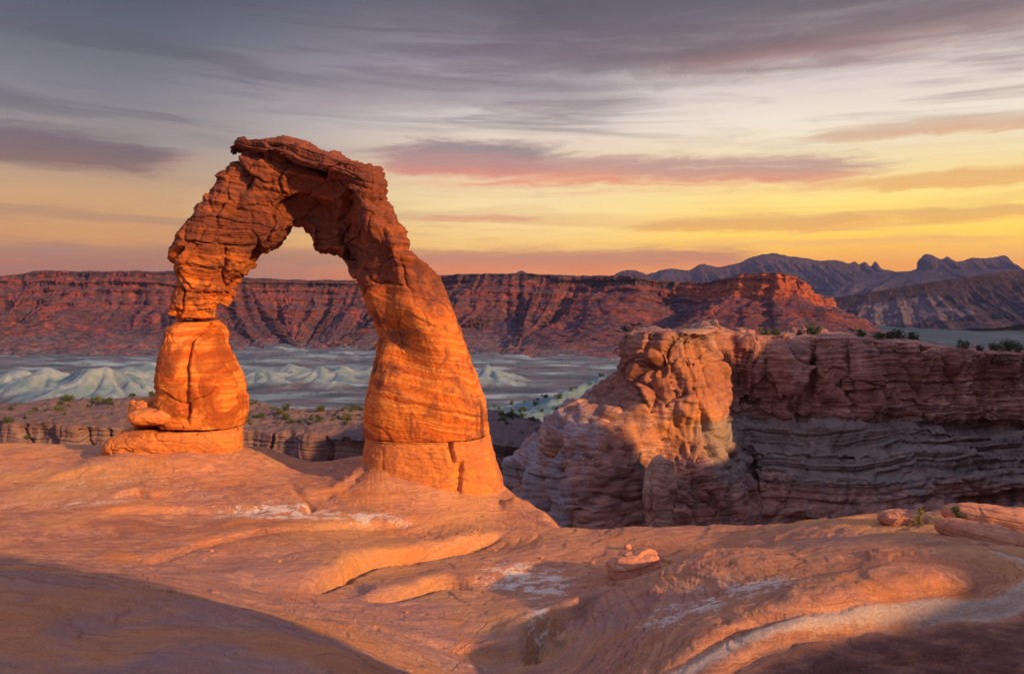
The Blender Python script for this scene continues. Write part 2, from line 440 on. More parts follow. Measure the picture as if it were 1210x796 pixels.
_extra = np.array([(0, 0, -1.7), (-2, -4, -1.5), (3, -4, -1.6), (-5, 2, -1.7), (5, 2, -2.6), (0, 3, -2.1), (-12, 0, -1.2), (12, -2, -2.0), (-25, 10, -2.6), (20, 4, -3.4), (30, 10, -3.0),
                   (-45, 30, -9), (-36, 42, -10), (-34, 54, -11.5), (-22, 54, -11.2), (-12, 53, -11.0), (-6, 51, -10.8), (-50, 54, -11.5), (35, 30, -7.5)])
_cp = np.concatenate([_cp, _extra])

def _tps(r2): return np.where(r2 > 1e-9, .5 * r2 * np.log(np.maximum(r2, 1e-9)), 0)
def _fit(cp, lam=1.2):
    n = len(cp); K = _tps(((cp[:, None, :2] - cp[None, :, :2]) ** 2).sum(-1)) + lam * np.eye(n)
    Q = np.c_[np.ones(n), cp[:, :2]]
    A = np.block([[K, Q], [Q.T, np.zeros((3, 3))]])
    return np.linalg.solve(A, np.r_[cp[:, 2], 0, 0, 0])
_w = _fit(_cp)
def base_h(x, y):
    sh = np.shape(x); x = np.ravel(x); y = np.ravel(y); out = np.empty(len(x))
    for s in range(0, len(x), 40000):
        a, b = x[s:s + 40000], y[s:s + 40000]
        r2 = (a[:, None] - _cp[None, :, 0]) ** 2 + (b[:, None] - _cp[None, :, 1]) ** 2
        out[s:s + 40000] = _tps(r2) @ _w[:-3] + _w[-3] + _w[-2] * a + _w[-1] * b
    return out.reshape(sh)

# far edge of the slickrock, (pixel column, depth)
EDGE = np.array([(-900, 60), (-400, 54), (0, 51), (150, 50.5), (300, 48.5), (330, 46), (365, 44.5), (405, 44.3), (440, 45), (520, 44), (560, 41.5), (590, 39.0), (625, 36.2), (660, 34.0), (700, 33.2), (760, 32.2), (850, 31.2), (950, 29.6),
                 (1000, 28.6), (1060, 27.8), (1120, 27.5), (1210, 28), (1500, 30), (2200, 34)], float)

def polydist(x, y, pts):
    """signed distance to a polyline (+ on the left of its direction) and parameter along it 0..1"""
    pts = np.asarray(pts, float); L = np.r_[0, np.cumsum(np.linalg.norm(np.diff(pts, axis=0), axis=1))]
    best = np.full(x.shape, 1e9); sgn = np.ones_like(x); tt = np.zeros_like(x)
    for i in range(len(pts) - 1):
        a, b = pts[i], pts[i + 1]; d = b - a; l2 = d @ d
        t = ((x - a[0]) * d[0] + (y - a[1]) * d[1]) / l2; tc = np.clip(t, 0, 1)
        ex, ey = x - a[0] - tc * d[0], y - a[1] - tc * d[1]; D = np.hypot(ex, ey)
        m = D < best; best = np.where(m, D, best)
        sgn = np.where(m, np.sign(d[0] * (y - a[1]) - d[1] * (x - a[0])), sgn)
        tt = np.where(m, (L[i] + tc * (L[i + 1] - L[i])) / L[-1], tt)
    return best * sgn, tt

def local(x, y, line, m):
    return (x > line[:, 0].min() - m) & (x < line[:, 0].max() + m) & (y > line[:, 1].min() - m) & (y < line[:, 1].max() + m)

def pl(*pts):
    a = np.array(pts, float); q = P(a[:, 0], a[:, 1], a[:, 2])[:, :2]
    return catmull(q, max(8, 4 * len(q)))

# ledges, drawn from right to left/left to right so that the high side is on the left of the direction: (line, lip height, width of the bench, groove)
LEDGES = [
 (pl((356,694,22.8),(399,677,25.2),(448,657,28.6),(490,653,29.6),(531,644,31.0),(570,634,32.6),(605,623,34.0)), .40, 2.6, .35),
 (pl((419,696,23.2),(485,690,24.0),(510,680,25.2),(530,677,25.6),(566,688,25.0)), .30, 1.6, .22),
 (pl((150,688,24.2),(200,664,26.6),(260,642,29.4),(330,630,31.2),(420,621,33.0),(520,612,34.8)), .14, 2.2, .06),
 (pl((130,592,36.0),(158,585,37.0),(180,592,36.2)), .18, 1.0, .10),
 (pl((360,614,34.0),(366,603,35.2),(362,592,36.6),(340,580,38.2),(300,578,38.6)), .28, 1.2, .14),
 (pl((340,588,37.4),(400,585,37.8),(440,576,38.8)), .22, 1.4, .06),
 (pl((100,610,33.4),(180,603,34.4),(260,600,35.0),(330,603,34.8)), .16, 1.4, .05),
 (pl((40,570,39.4),(120,563,40.2),(230,570,39.4)), .14, 1.2, .05),
 (pl((620,790,18.6),(632,762,20.2),(645,748,20.8),(672,744,20.4)), .45, 1.5, .25),
 (pl((690,745,19.2),(688,728,20.2),(705,712,21.4),(740,704,21.6),(800,682,21.8),(850,664,23.4),(900,650,25.0),(960,641,25.2)), -.16, 1.3, .10),
 (pl((735,700,22.0),(790,684,22.4),(850,668,22.4),(920,655,22.2)), -.16, .8, .08),
 (pl((770,796,14.1),(860,748,15.2),(960,716,15.9),(1060,697,16.5),(1150,683,17.0),(1200,676,17.6),(1205,665,18.6),(1160,655,19.6)), .08, 2.0, .06),
 (pl((820,830,13.2),(900,775,14.4),(1000,737,15.4),(1100,715,16.1),(1210,696,16.9),(1260,680,18.0)), .10, 1.6, .08),
 (pl((900,830,13.0),(1000,795,14.2),(1100,778,14.9),(1220,762,15.6)), .08, 1.2, .07),
 (pl((1000,830,13.2),(1110,800,14.4),(1230,788,15.1)), .08, .8, .07),
]
CRACKS = [
 (pl((488,486+70,39.2),(515,572,38.0),(538,588,37.2),(548,598,36.8)), .09, .22),
 (pl((775,654,27.0),(790,660,26.0),(803,668,24.9)), .07, .20), (pl((824,643,26.4),(833,658,24.8)), .07, .20), (pl((840,648,25.6),(846,657,24.6)), .05, .12),
 (pl((876,635,26.2),(892,640,25.0),(893,646,24.4)), .08, .20), (pl((727,655,28.4),(745,662,27.3)), .05, .1),
 (pl((720,690,24.8),(735,706,22.9),(744,709,22.4)), .09, .25),
]
def rim_z(x, y):
    """the far side of the bowl, behind and right of the camera: an unseen knob and lower crest, shaped to shade the near slope and right dome"""
    n = fbm(np.stack([x * .09, y * .09, 0 * x], -1), 3)
    p, q = .643 * x + .766 * y, .766 * x - .643 * y
    knob = 15.0 * np.sqrt(sst(12.2 - p + .8 * n, 0, 5)) * sst(p, -45, -15) * np.exp(-((q - 31) / 8.0) ** 4)
    knob = np.maximum(knob, (4.6 + .6 * n) * sst(p, 6, 12) * (1 - sst(p, 24, 30)) * np.exp(-((q - 26) / 6.0) ** 4))  # lower crest added out of view to shade the right dome
    return -1.7 + .5 * n + knob - 5.0 * sst(x, 8, 24) * sst(p, 26, 32)

def ground_z(x, y, full=True):
    x = np.asarray(x, float); y = np.asarray(y, float)
    z = base_h(x, y)
    bk = np.maximum(sst(-y, -1.0, 2.5), sst(x - 1.15 * y, 4, 12))
    z = z * (1 - bk) + bk * rim_z(x, y) if full else z
    p = np.stack([x, y, 0 * x], -1)
    near = np.hypot(x, y)
    if full:
        for line, hgt, wid, gr in LEDGES:
            k = local(x, y, line, 4 * wid + 1)
            if not k.any(): continue
            wob = .12 * fbm(p[k] * .7 + 3, 2)
            s, t = polydist(x[k], y[k], line); s = s + wob
            ends = sst(t, 0, .18) * (1 - sst(t, .82, 1)); ends = np.where((t <= 0) | (t >= 1), 0, ends)
            a = abs(hgt); sg = s if hgt > 0 else -s
            up = np.where(sg > 0, a * (1 - np.exp(-np.maximum(sg, 0) / .28)) * np.exp(-np.maximum(sg, 0) / wid) * 1.5, 0)
            dn = np.where(sg < 0, -a * .35 * np.exp(-np.maximum(-sg, 0) / (wid * .8)), -a * .35 * np.exp(-np.maximum(sg, 0) / .08))
            z[k] += ends * (up + dn - gr * np.exp(-((sg + .05) / .14) ** 2))
        for line, wid, dep in CRACKS:
            k = local(x, y, line, 3)
            if not k.any(): continue
            s, t = polydist(x[k], y[k], line)
            ends = np.where((t <= 0) | (t >= 1), 0, sst(t, 0, .2) * (1 - sst(t, .8, 1)))
            z[k] -= dep * ends * np.exp(-(s / wid) ** 2)
        z = z + .22 * fbm(p * .16, 3) * sst(near, 3, 14)
        for px, py, d, r, hh in ((455,548,39.6,2.4,.65),(490,552,39.0,2.4,.75),(540,572,38.2,2.0,.45),(140,540,42.2,2.2,.42),(190,541,41.9,2.4,.42),(245,541,41.9,2.4,.42),(290,541,42.3,2.0,.3),(636,618,36.0,.8,.30),(616,612,36.5,.5,.32),(604,606,36.6,.4,.3),(648,626,35.2,.5,.15)):
            c = P(px, py, d); z = z + hh * np.exp(-(((x - c[0]) ** 2 + (y - c[1]) ** 2) / r ** 2) ** 1.4)
        zz = z * 2.6 + .9 * fbm(p * .12 + 7, 3) + .25 * fbm(p * .9, 2)
        a, g = strata(zz, 3, .22)
        z = z + (.035 * a - .03 * g * (perlin(p * .5 + 5) > 0)) * sst(near, 2, 9)
        a5, g5 = strata(z * 8 + 2.2 * fbm(p * .15 + 9, 3) + .5 * fbm(p * .8, 3), 8, .12)
        m5 = sst(fbm(p * .22 + 60, 3), -.25, .35) * sst(near, 3, 9)
        z = z + m5 * (.028 * a5 - .030 * g5) + .016 * sst(near, 2, 6) * np.minimum(0, fbm(p * np.array([2.2, 5.0, 1]) + 71, 4) + .1)
        fk = fbm(p * .42 + 5, 5, .55) * 5; a6, g6 = strata(fk, 11, .10)
        z = z + (.016 * a6 - .010 * g6) * sst(near, 2, 6) * sst(fbm(p * .13 + 90, 2), -.3, .3)
        z = z + .025 * fbm(p * 1.1, 4) + .03 * np.minimum(0, fbm(p * np.array([.8, 1.7, 1]) + 31, 3))
    # fall away into the canyon past the edge
    th = x / np.maximum(y, .35 * np.abs(x) + 1e-3)
    E = np.interp(th, (EDGE[:, 0] - 605) / FPX, EDGE[:, 1]) + .5 * fbm(p * .25 + 11, 3)
    e = np.where(y > 0, np.maximum(0, y - E), np.maximum(0, near - 85))
    z = z - np.minimum(70, .35 * e ** 1.5 + .9 * np.maximum(0, e - 2) ** 1.6)
    return z

def make_ground():
    th = np.r_[np.linspace(-180, -44, 110)[:-1], np.linspace(-44, 44, 1100), np.linspace(44, 180, 110)[1:]] * math.pi / 180
    r = np.geomspace(.8, 95, 860)
    T, Rr = np.meshgrid(th, r, indexing='ij'); x = Rr * np.sin(T); y = Rr * np.cos(T)
    z = ground_z(x, y); V = np.stack([x, y, z], -1)
    def spot(px, py, d, rx, ry, rot=0):
        rx, ry = rx * 1.25, ry * 1.25
        c = P(px, py, d); a, b = x - c[0], y - c[1]; ca, sa = math.cos(rot), math.sin(rot)
        return np.exp(-((ca * a + sa * b) / rx) ** 2 - ((-sa * a + ca * b) / ry) ** 2)
    def along(line, off, wid):
        out = np.zeros_like(x); k = local(x, y, line, 4)
        s, t = polydist(x[k], y[k], line); out[k] = np.exp(-((s - off) / wid) ** 2) * np.where((t <= 0) | (t >= 1), 0, 1); return out
    bl = np.clip(spot(325,606,34.4,2.2,1.2) + .8 * spot(420,612,34.2,2.6,.9) + spot(618,680,26.5,1.2,1.6,.4) + .9 * spot(640,705,24.2,.7,1.8) + .7 * spot(640,745,20.8,.4,1.1)
                 + .5 * spot(130,575,38.5,5,1.3) + .6 * spot(100,595,35.5,4,.8) + .7 * spot(860,705,18.4,1.1,1.3,.5) + .5 * spot(800,735,17.2,.9,1.2,.6) + .4 * spot(930,690,18.2,2.4,.5)
                 + .35 * spot(460,760,19,1.6,.6,-.4) + .35 * spot(540,785,17.6,1.2,.6) + .5 * spot(1060,655,19.8,1.2,.25,-.5), 0, 1)
    band = np.clip(along(LEDGES[11][0], -.36, .24) * 1.2, 0, 1)
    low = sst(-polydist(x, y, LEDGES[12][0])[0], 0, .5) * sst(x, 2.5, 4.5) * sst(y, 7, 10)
    var = np.clip(sst(16.5 - y - .28 * (x + 3), 0, 3) * sst(6 - x, 0, 5) + .8 * spot(300,680,24,4.2,2.6,-.3) + .6 * spot(480,720,20.5,4,3) + .5 * spot(560,770,18,2.5,2) + .4 * spot(520,655,29.5,3.5,1) + .7 * spot(730,735,18.8,1.6,1.3)
                  + .35 * spot(420,665,27.5,3,1) + .6 * spot(930,640,24.3,3,.7) + .5 * spot(1010,640,21.8,2,.8) + .35 * spot(280,545,42,6,1.2), 0, 1)
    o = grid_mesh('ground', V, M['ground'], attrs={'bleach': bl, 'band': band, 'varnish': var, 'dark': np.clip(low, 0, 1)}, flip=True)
    return struct(o, 'smooth orange slickrock bowl in front of the arch')
make_ground()

# ------------------------------------------------------------------ the arch
ARCH_D = lambda px: np.interp(px, [150, 290, 440, 580], [43.4, 43.0, 41.0, 40.0])
BASE = Vector(P(375, 540, 42.0))

def sweep(name, rows, mat, n, m, parent=None, disp=None, taper=(.35, .35), sq=.72, base=None, attrs=None):
    """rows: (outer px, outer py, inner px, inner py, half depth, forward shift, lean): sections between two traced outline points.
    lean > 0 makes the front fall back towards the inner outline."""
    rows = np.array(rows, float)
    A = P(rows[:, 0], rows[:, 1], ARCH_D(rows[:, 0])); B = P(rows[:, 2], rows[:, 3], ARCH_D(rows[:, 2]))
    mid = (A + B) / 2; t = np.r_[0, np.cumsum(np.linalg.norm(np.diff(mid, axis=0), axis=1) + .25)]
    data = catmull(np.c_[A, B, rows[:, 4:]], np.linspace(0, t[-1], n), t)
    # rounded ends: extra rings
    k = 14
    def endcap(d0, d1, rad):
        out = []
        for i in range(k, 0, -1):
            a = i / k; s = math.sqrt(max(0, 1 - a * a)) if a < 1 else 0.0
            out.append((d0, s, a * rad))
        return out
    ph = np.linspace(0, 2 * math.pi, m, endpoint=False)
    ca, sa = np.cos(ph), np.sin(ph)
    pc = np.sign(ca) * np.abs(ca) ** sq; ps = np.sign(sa) * np.abs(sa) ** sq
    rings = []
    T0 = (data[1, :3] + data[1, 3:6] - data[0, :3] - data[0, 3:6]); T0 /= np.linalg.norm(T0)
    T1 = (data[-1, :3] + data[-1, 3:6] - data[-2, :3] - data[-2, 3:6]); T1 /= np.linalg.norm(T1)
    def ring(d, s, off):
        a, b, hd, fw, ln = d[:3], d[3:6], d[6], d[7], d[8]
        c = (a + b) / 2; h = (a - b) / 2
        front = np.where(sa > 0, 1 - ln * sst(-pc, -.75, .9), 1)
        q = c + off + s * (pc[:, None] * h + (-(ps * hd * front))[:, None] * np.array([0, 1, 0])) + np.array([0, -fw, 0])
        return q
    for i in range(k):                       # closing disc, then the rounded shoulder
        a = 1 - i / k
        rings.append(ring(data[0], 1 - a ** 3 if i else 0.0, -T0 * taper[0] * (1 - (1 - a) ** 3) * 1.0))
    for d in data: rings.append(ring(d, 1, 0))
    for i in range(k - 1, -1, -1):
        a = 1 - i / k
        rings.append(ring(data[-1], 1 - a ** 3 if i else 0.0, T1 * taper[1] * (1 - (1 - a) ** 3)))
    V = np.stack(rings, 1)                   # (m, rings, 3)
    if disp is not None:
        N = gridnormals(V, True)
        ctr = V.mean(0, keepdims=True); sgn = np.sign(((V - ctr) * N).sum(-1).mean()); N = N * sgn
        V = disp(V, N)
    else: sgn = 1
    return grid_mesh(name, V, mat, closed_u=True, parent=parent, base=base, flip=(sgn < 0))

def arch_disp(tier, tf, block, fine, seed, groove=.1, tilt=0.0, nb=90, joints=(), bias=.06):
    def f(V, N):
        lo, hi = V.reshape(-1, 3).min(0) - .5, V.reshape(-1, 3).max(0) + .5
        h = V[..., 2] + tilt * V[..., 0] + .35 * fbm(V * .35 + seed, 3)
        a1, g1 = strata(h * tf, seed, .09); a2, g2 = strata(h * tf * 2.7 + .3, seed + 5, .14)
        msk = .35 + .65 * sst(fbm(V * .3 + 40 + seed, 2), -.35, .35)
        d = tier * msk * (a1 * .7 + a2 * .4) - groove * (g1 * .7 + g2 * .35) * msk
        d = d - bias
        if block:
            for q, (nn, am, wb) in enumerate(((nb // 3 + 6, 1.0, .5), (nb * 2, .42, .22))):
                wv = V + wb * np.stack([fbm(V * .6 + 3 + q, 2), fbm(V * .6 + 13, 2), fbm(V * .6 + 23, 2)], -1)
                c, gap, tl = cells(wv, nn, 100 + seed + q * 7, (lo, hi), (1, 1, 1.1))
                d = d + block * am * (.45 * c + .55 * np.clip(tl * (.6 + q), -1.1, 1.1)) - block * am * .55 * np.exp(-(gap / (.10 - .04 * q)) ** 2)
        d = d + fine * (.55 * fbm(V * 2.6 + seed, 4, .6) + .35 * fbm(V * .6 + seed, 2))
        d = d - fine * 1.0 * np.maximum(0, ridged(V * np.array([1.1, 1.1, .7]) + 50 + seed, 3) - 1.0)
        for fn in joints: d = d + fn(V)
        return V + N * d[..., None]
    return f

arch = empty('rock_arch', BASE)
tag(arch, 'huge freestanding red sandstone arch with layered cap standing on the slickrock rim', 'rock arch')

# span: from the left neck over the top and down to the right joint
SPAN = [
 (210,374,256,376, 1.6,.0,.30),(209,366,262,368, 1.85,.05,.32),(211,356,268,358, 1.95,.05,.35),(216,334,284,339, 2.2,.1,.40),(217,311,298,318, 2.5,.2,.45),(220,288,311,300, 2.6,.2,.5),(231,264,324,287, 2.6,.2,.55),
 (250,235,338,277, 2.5,.1,.60),(262,208,348,274, 2.3,.0,.62),(281,189,353,273, 2.1,-.1,.65),(312,181,356,273, 1.9,-.15,.66),(352,186,360,274, 1.8,-.2,.66),
 (398,196,362,277, 2.1,-.1,.85),(430,208,364,285, 2.5,.1,.95),(452,226,369,297, 2.7,.2,.98),(463,244,384,302, 2.8,.25,.95),(480,268,401,309, 2.8,.3,.88),(490,297,416,328, 2.7,.35,.70),
 (508,314,429,345, 2.4,.3,.30),(526,342,438,368, 2.5,.4,.22),(540,374,446,391, 2.6,.5,.15),(554,415,446,420, 2.7,.5,.08),(567,446,441,450, 2.8,.5,.03),(577,478,436,480, 2.85,.5,.0),(580,506,434,506, 2.75,.5,.0)]
def span_disp(V, N):
    z, x = V[..., 2], V[..., 0]
    up = sst(z - .10 * x, -.5, 2.5)          # the upper part is ledgy, the right foot is smooth
    left = sst(-x, 9, 12)
    rough = np.clip(up + .55 * left, 0, 1)
    A = arch_disp(.19, 1.45, .40, .10, 2, .14, tilt=.22, nb=200, bias=.14)(V, N) - V
    B = arch_disp(.045, 1.3, .085, .032, 6, .05, nb=46, bias=.03)(V, N) - V
    D = A * rough[..., None] + B * (1 - rough[..., None])
    # alcoves on the right leg
    for (px, py, d, rx, rz, dep) in [(488,425,38,1.2,1.0,.45),(470,400,38,.8,1.2,.5),(452,395,38.5,.9,1.1,.5),(375,230,40,1.5,1.9,.9),(395,285,40,.8,.8,.35),(455,300,39,.45,2.8,.4),(500,345,38.5,1.4,.5,.35),(505,345,38.5,.5,1.2,.25)]:
        c = P(px, py, d); g = np.exp(-((x - c[0]) / rx) ** 2 - ((z - c[2]) / rz) ** 2) * (N[..., 1] < 0)
        D = D - N * (dep * g)[..., None]
    return V + D
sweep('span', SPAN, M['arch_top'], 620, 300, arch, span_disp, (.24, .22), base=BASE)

# left leg block
def crack(px0, py0, px1, py1, d, wid, dep):
    a, b = P(px0, py0, d), P(px1, py1, d)
    def f(V):
        t = np.clip((V[..., 2] - a[2]) / (b[2] - a[2]), 0, 1)
        xc = a[0] + t * (b[0] - a[0]) + .12 * fbm(np.stack([V[..., 2] * .9, 0 * t, 0 * t], -1), 3)
        on = sst(V[..., 2], min(a[2], b[2]) - .2, min(a[2], b[2]) + .3) * (1 - sst(V[..., 2], max(a[2], b[2]) - .3, max(a[2], b[2]) + .2))
        return -dep * np.exp(-((V[..., 0] - xc) / wid) ** 2) * on * (V[..., 1] < 43)
    return f
LEFT = [(195,500,285,501, 2.1,.1,.1),(190,488,288,490, 2.25,.1,.1),(190,467,288,470, 2.3,.1,.1),(192,440,285,443, 2.3,.1,.12),(196,414,277,425, 2.2,.1,.15),(201,393,267,406, 2.0,.05,.2),(204,382,264,390, 1.8,.0,.25),(211,379,255,380, 1.45,.0,.28)]
sweep('leg', LEFT, M['arch'], 240, 260, arch, arch_disp(.03, 1.3, .11, .03, 21, .04, nb=20, bias=.05,
      joints=(crack(223,400,221,502,41,.10,.4), crack(223,402,242,376,41,.10,.3))), (.12, .06), base=BASE)
# left plinth
PL_L = [(126,541,290,545, 2.0,.1,.1),(124,525,290,528, 2.2,.15,.1),(132,518,289,520, 2.3,.15,.1),(148,509,288,511, 2.3,.15,.1),(164,503,285,503, 2.2,.1,.1)]
sweep('plinth', PL_L, M['pedestal'], 110, 300, arch, arch_disp(.08, 1.6, .16, .05, 31, .07, nb=24), (.12, .04), sq=.85, base=BASE)
# right plinth, spreading out into the slickrock
PL_R = [(606,640,440,640, 3.2,.6,0),(603,612,436,600, 3.2,.6,.0),(599,588,432,572, 3.1,.6,.0),(594,564,430,556, 3.0,.55,.0),(588,542,431,540, 2.9,.55,.0),(583,524,432,526, 2.85,.55,.0),(578,509,435,509, 2.75,.5,0)]
sweep('plinth', PL_R, M['pedestal'], 220, 320, arch, arch_disp(.03, 1.3, .05, .05, 41, .03, nb=18,
      joints=(crack(527,508,536,545,37.5,.12,.3), crack(545,548,536,600,36.6,.16,.3))), (.1, .06), base=BASE)
# cap: layered slabs along the top
CAP = [(276,174,279,180, .8,.0,0),(286,168,292,184, 1.7,.05,0),(312,166,322,192, 2.05,.1,.0),(345,166,352,200, 2.2,.15,.0),(374,172,374,207, 2.2,.15,0),(402,182,400,215, 2.2,.15,0),(426,189,420,224, 2.15,.15,0),(445,196,434,234, 1.9,.1,0),(455,205,444,238, 1.5,.1,0),(457,216,450,236, .8,.0,0)]
sweep('cap_rock', CAP, M['cap'], 360, 220, arch, arch_disp(.17, 2.3, .22, .06, 51, .20, tilt=.24, nb=80, bias=.1), (.1, .1), base=BASE)

# ------------------------------------------------------------------ loose rocks near the arch
def blob(name, c, r, mat, seed=0, rot=(0, 0, 0), n=90, amp=.14, sq=.8, tier=.0, tf=3, parent=None):
    c = np.asarray(c, float)
    th = np.linspace(0, 2 * math.pi, n * 2, endpoint=False); ph = np.linspace(-math.pi / 2, math.pi / 2, n)
    T, Ph = np.meshgrid(th, ph, indexing='ij')
    f = lambda a: np.sign(a) * np.abs(a) ** sq
    D = np.stack([f(np.cos(Ph)) * f(np.cos(T)), f(np.cos(Ph)) * f(np.sin(T)), f(np.sin(Ph))], -1)
    V = D * np.array(r); m = min(r)
    N = D / np.linalg.norm(D, axis=-1, keepdims=True)
    k = .55 / m
    d = amp * m * (fbm(V * k + seed * 3.7, 4) * 1.2)
    cc, gap, tl = cells(V, 14, seed + 5, (-np.array(r), np.array(r)))
    d = d + amp * m * (.5 * cc + .5 * np.clip(tl / m, -1, 1)) - amp * m * .3 * np.exp(-(gap / (.08 * m)) ** 2)
    if tier:
        a, g = strata((V[..., 2] + .1 * m * fbm(V * k, 2)) * tf / m, seed, .2); d = d + m * tier * (a - .6 * g)
    V = V + N * d[..., None]
    Rm = np.array(Euler(rot).to_matrix()); V = V @ Rm.T
    o = grid_mesh(name, V, mat, closed_u=True, parent=parent)
    o.location = c
    return o
def on_ground(px, py, d, dz=0):
    p = P(px, py, d); return (p[0], p[1], p[2] + dz)

tag(blob('boulder', P(182, 491.5, 41.6), (1.24, 1.05, .46), M['pedestal'], 3, (0, 0, .2), amp=.12, tier=.08, tf=2), 'flat rounded pink boulder lying on the plinth at the foot of the left leg', 'boulder')
tag(blob('boulder', P(174, 486, 42.9), (.95, 1.0, .85), M['pedestal'], 8, (0, 0, .5), amp=.16), 'darker lump of rock tucked behind the flat boulder against the left leg', 'boulder')

# ------------------------------------------------------------------ cliffs, mesas, ridges
def curtain(name, foot, prof, nu, nv, mat, disp=None, spx=None, smooth_n=5, attrs=None, bulge=None, inward=(.25, .97)):
    """a cliff or mesa: foot = rim line (px, depth, py) left to right; prof(px) -> lists of (offset outwards, drop) from the back of the top to the base"""
    foot = np.array(foot, float)
    pts = P(foot[:, 0], foot[:, 2], foot[:, 1])
    t = np.r_[0, np.cumsum(np.linalg.norm(np.diff(pts[:, :2], axis=0), axis=1))]
    # more columns where the photo sees it
    tt = np.linspace(0, t[-1], 4000); px = np.interp(tt, t, foot[:, 0])
    wgt = np.where((px > -60) & (px < 1270), 1.0, .25) / np.interp(tt, t, foot[:, 1])
    cw = np.r_[0, np.cumsum(wgt[:-1])]; s = np.interp(np.linspace(0, cw[-1], nu), cw, tt)
    R_ = catmull(np.c_[pts, foot[:, 0]], s, t); rim, px = R_[:, :3], R_[:, 3]
    tg = np.gradient(rim[:, :2], axis=0); tg /= np.linalg.norm(tg, axis=1)[:, None]
    for _ in range(smooth_n):
        tg[1:-1] = (tg[:-2] + 2 * tg[1:-1] + tg[2:]) / 4
    tg /= np.linalg.norm(tg, axis=1)[:, None]
    nrm = np.stack([tg[:, 1], -tg[:, 0]], -1)
    vs = np.linspace(0, 1, nv)
    off, drop = prof(px, vs, s)
    if bulge is not None: off = off + bulge(px, drop, s)
    V = np.empty((nu, nv, 3))
    V[..., :2] = rim[:, None, :2] + nrm[:, None, :] * np.maximum(off, 0)[..., None] + np.array(inward) * np.maximum(-off, 0)[..., None]
    V[..., 2] = rim[:, None, 2] - drop
    N = gridnormals(V)
    if N[nu // 2, -nv // 3:, 1].mean() > 0: N, fl = -N, True
    else: fl = False
    if disp is not None: V = disp(V, N, px, drop, off)
    at = {k: f(V, px, drop) for k, f in (attrs or {}).items()}
    return grid_mesh(name, V, mat, attrs=at, flip=fl)

def profile(keys):
    """keys: list of (v, offset, drop), one fixed profile"""
    k = np.array(keys, float)
    return lambda vs: (np.interp(vs, k[:, 0], k[:, 1]), np.interp(vs, k[:, 0], k[:, 2]))

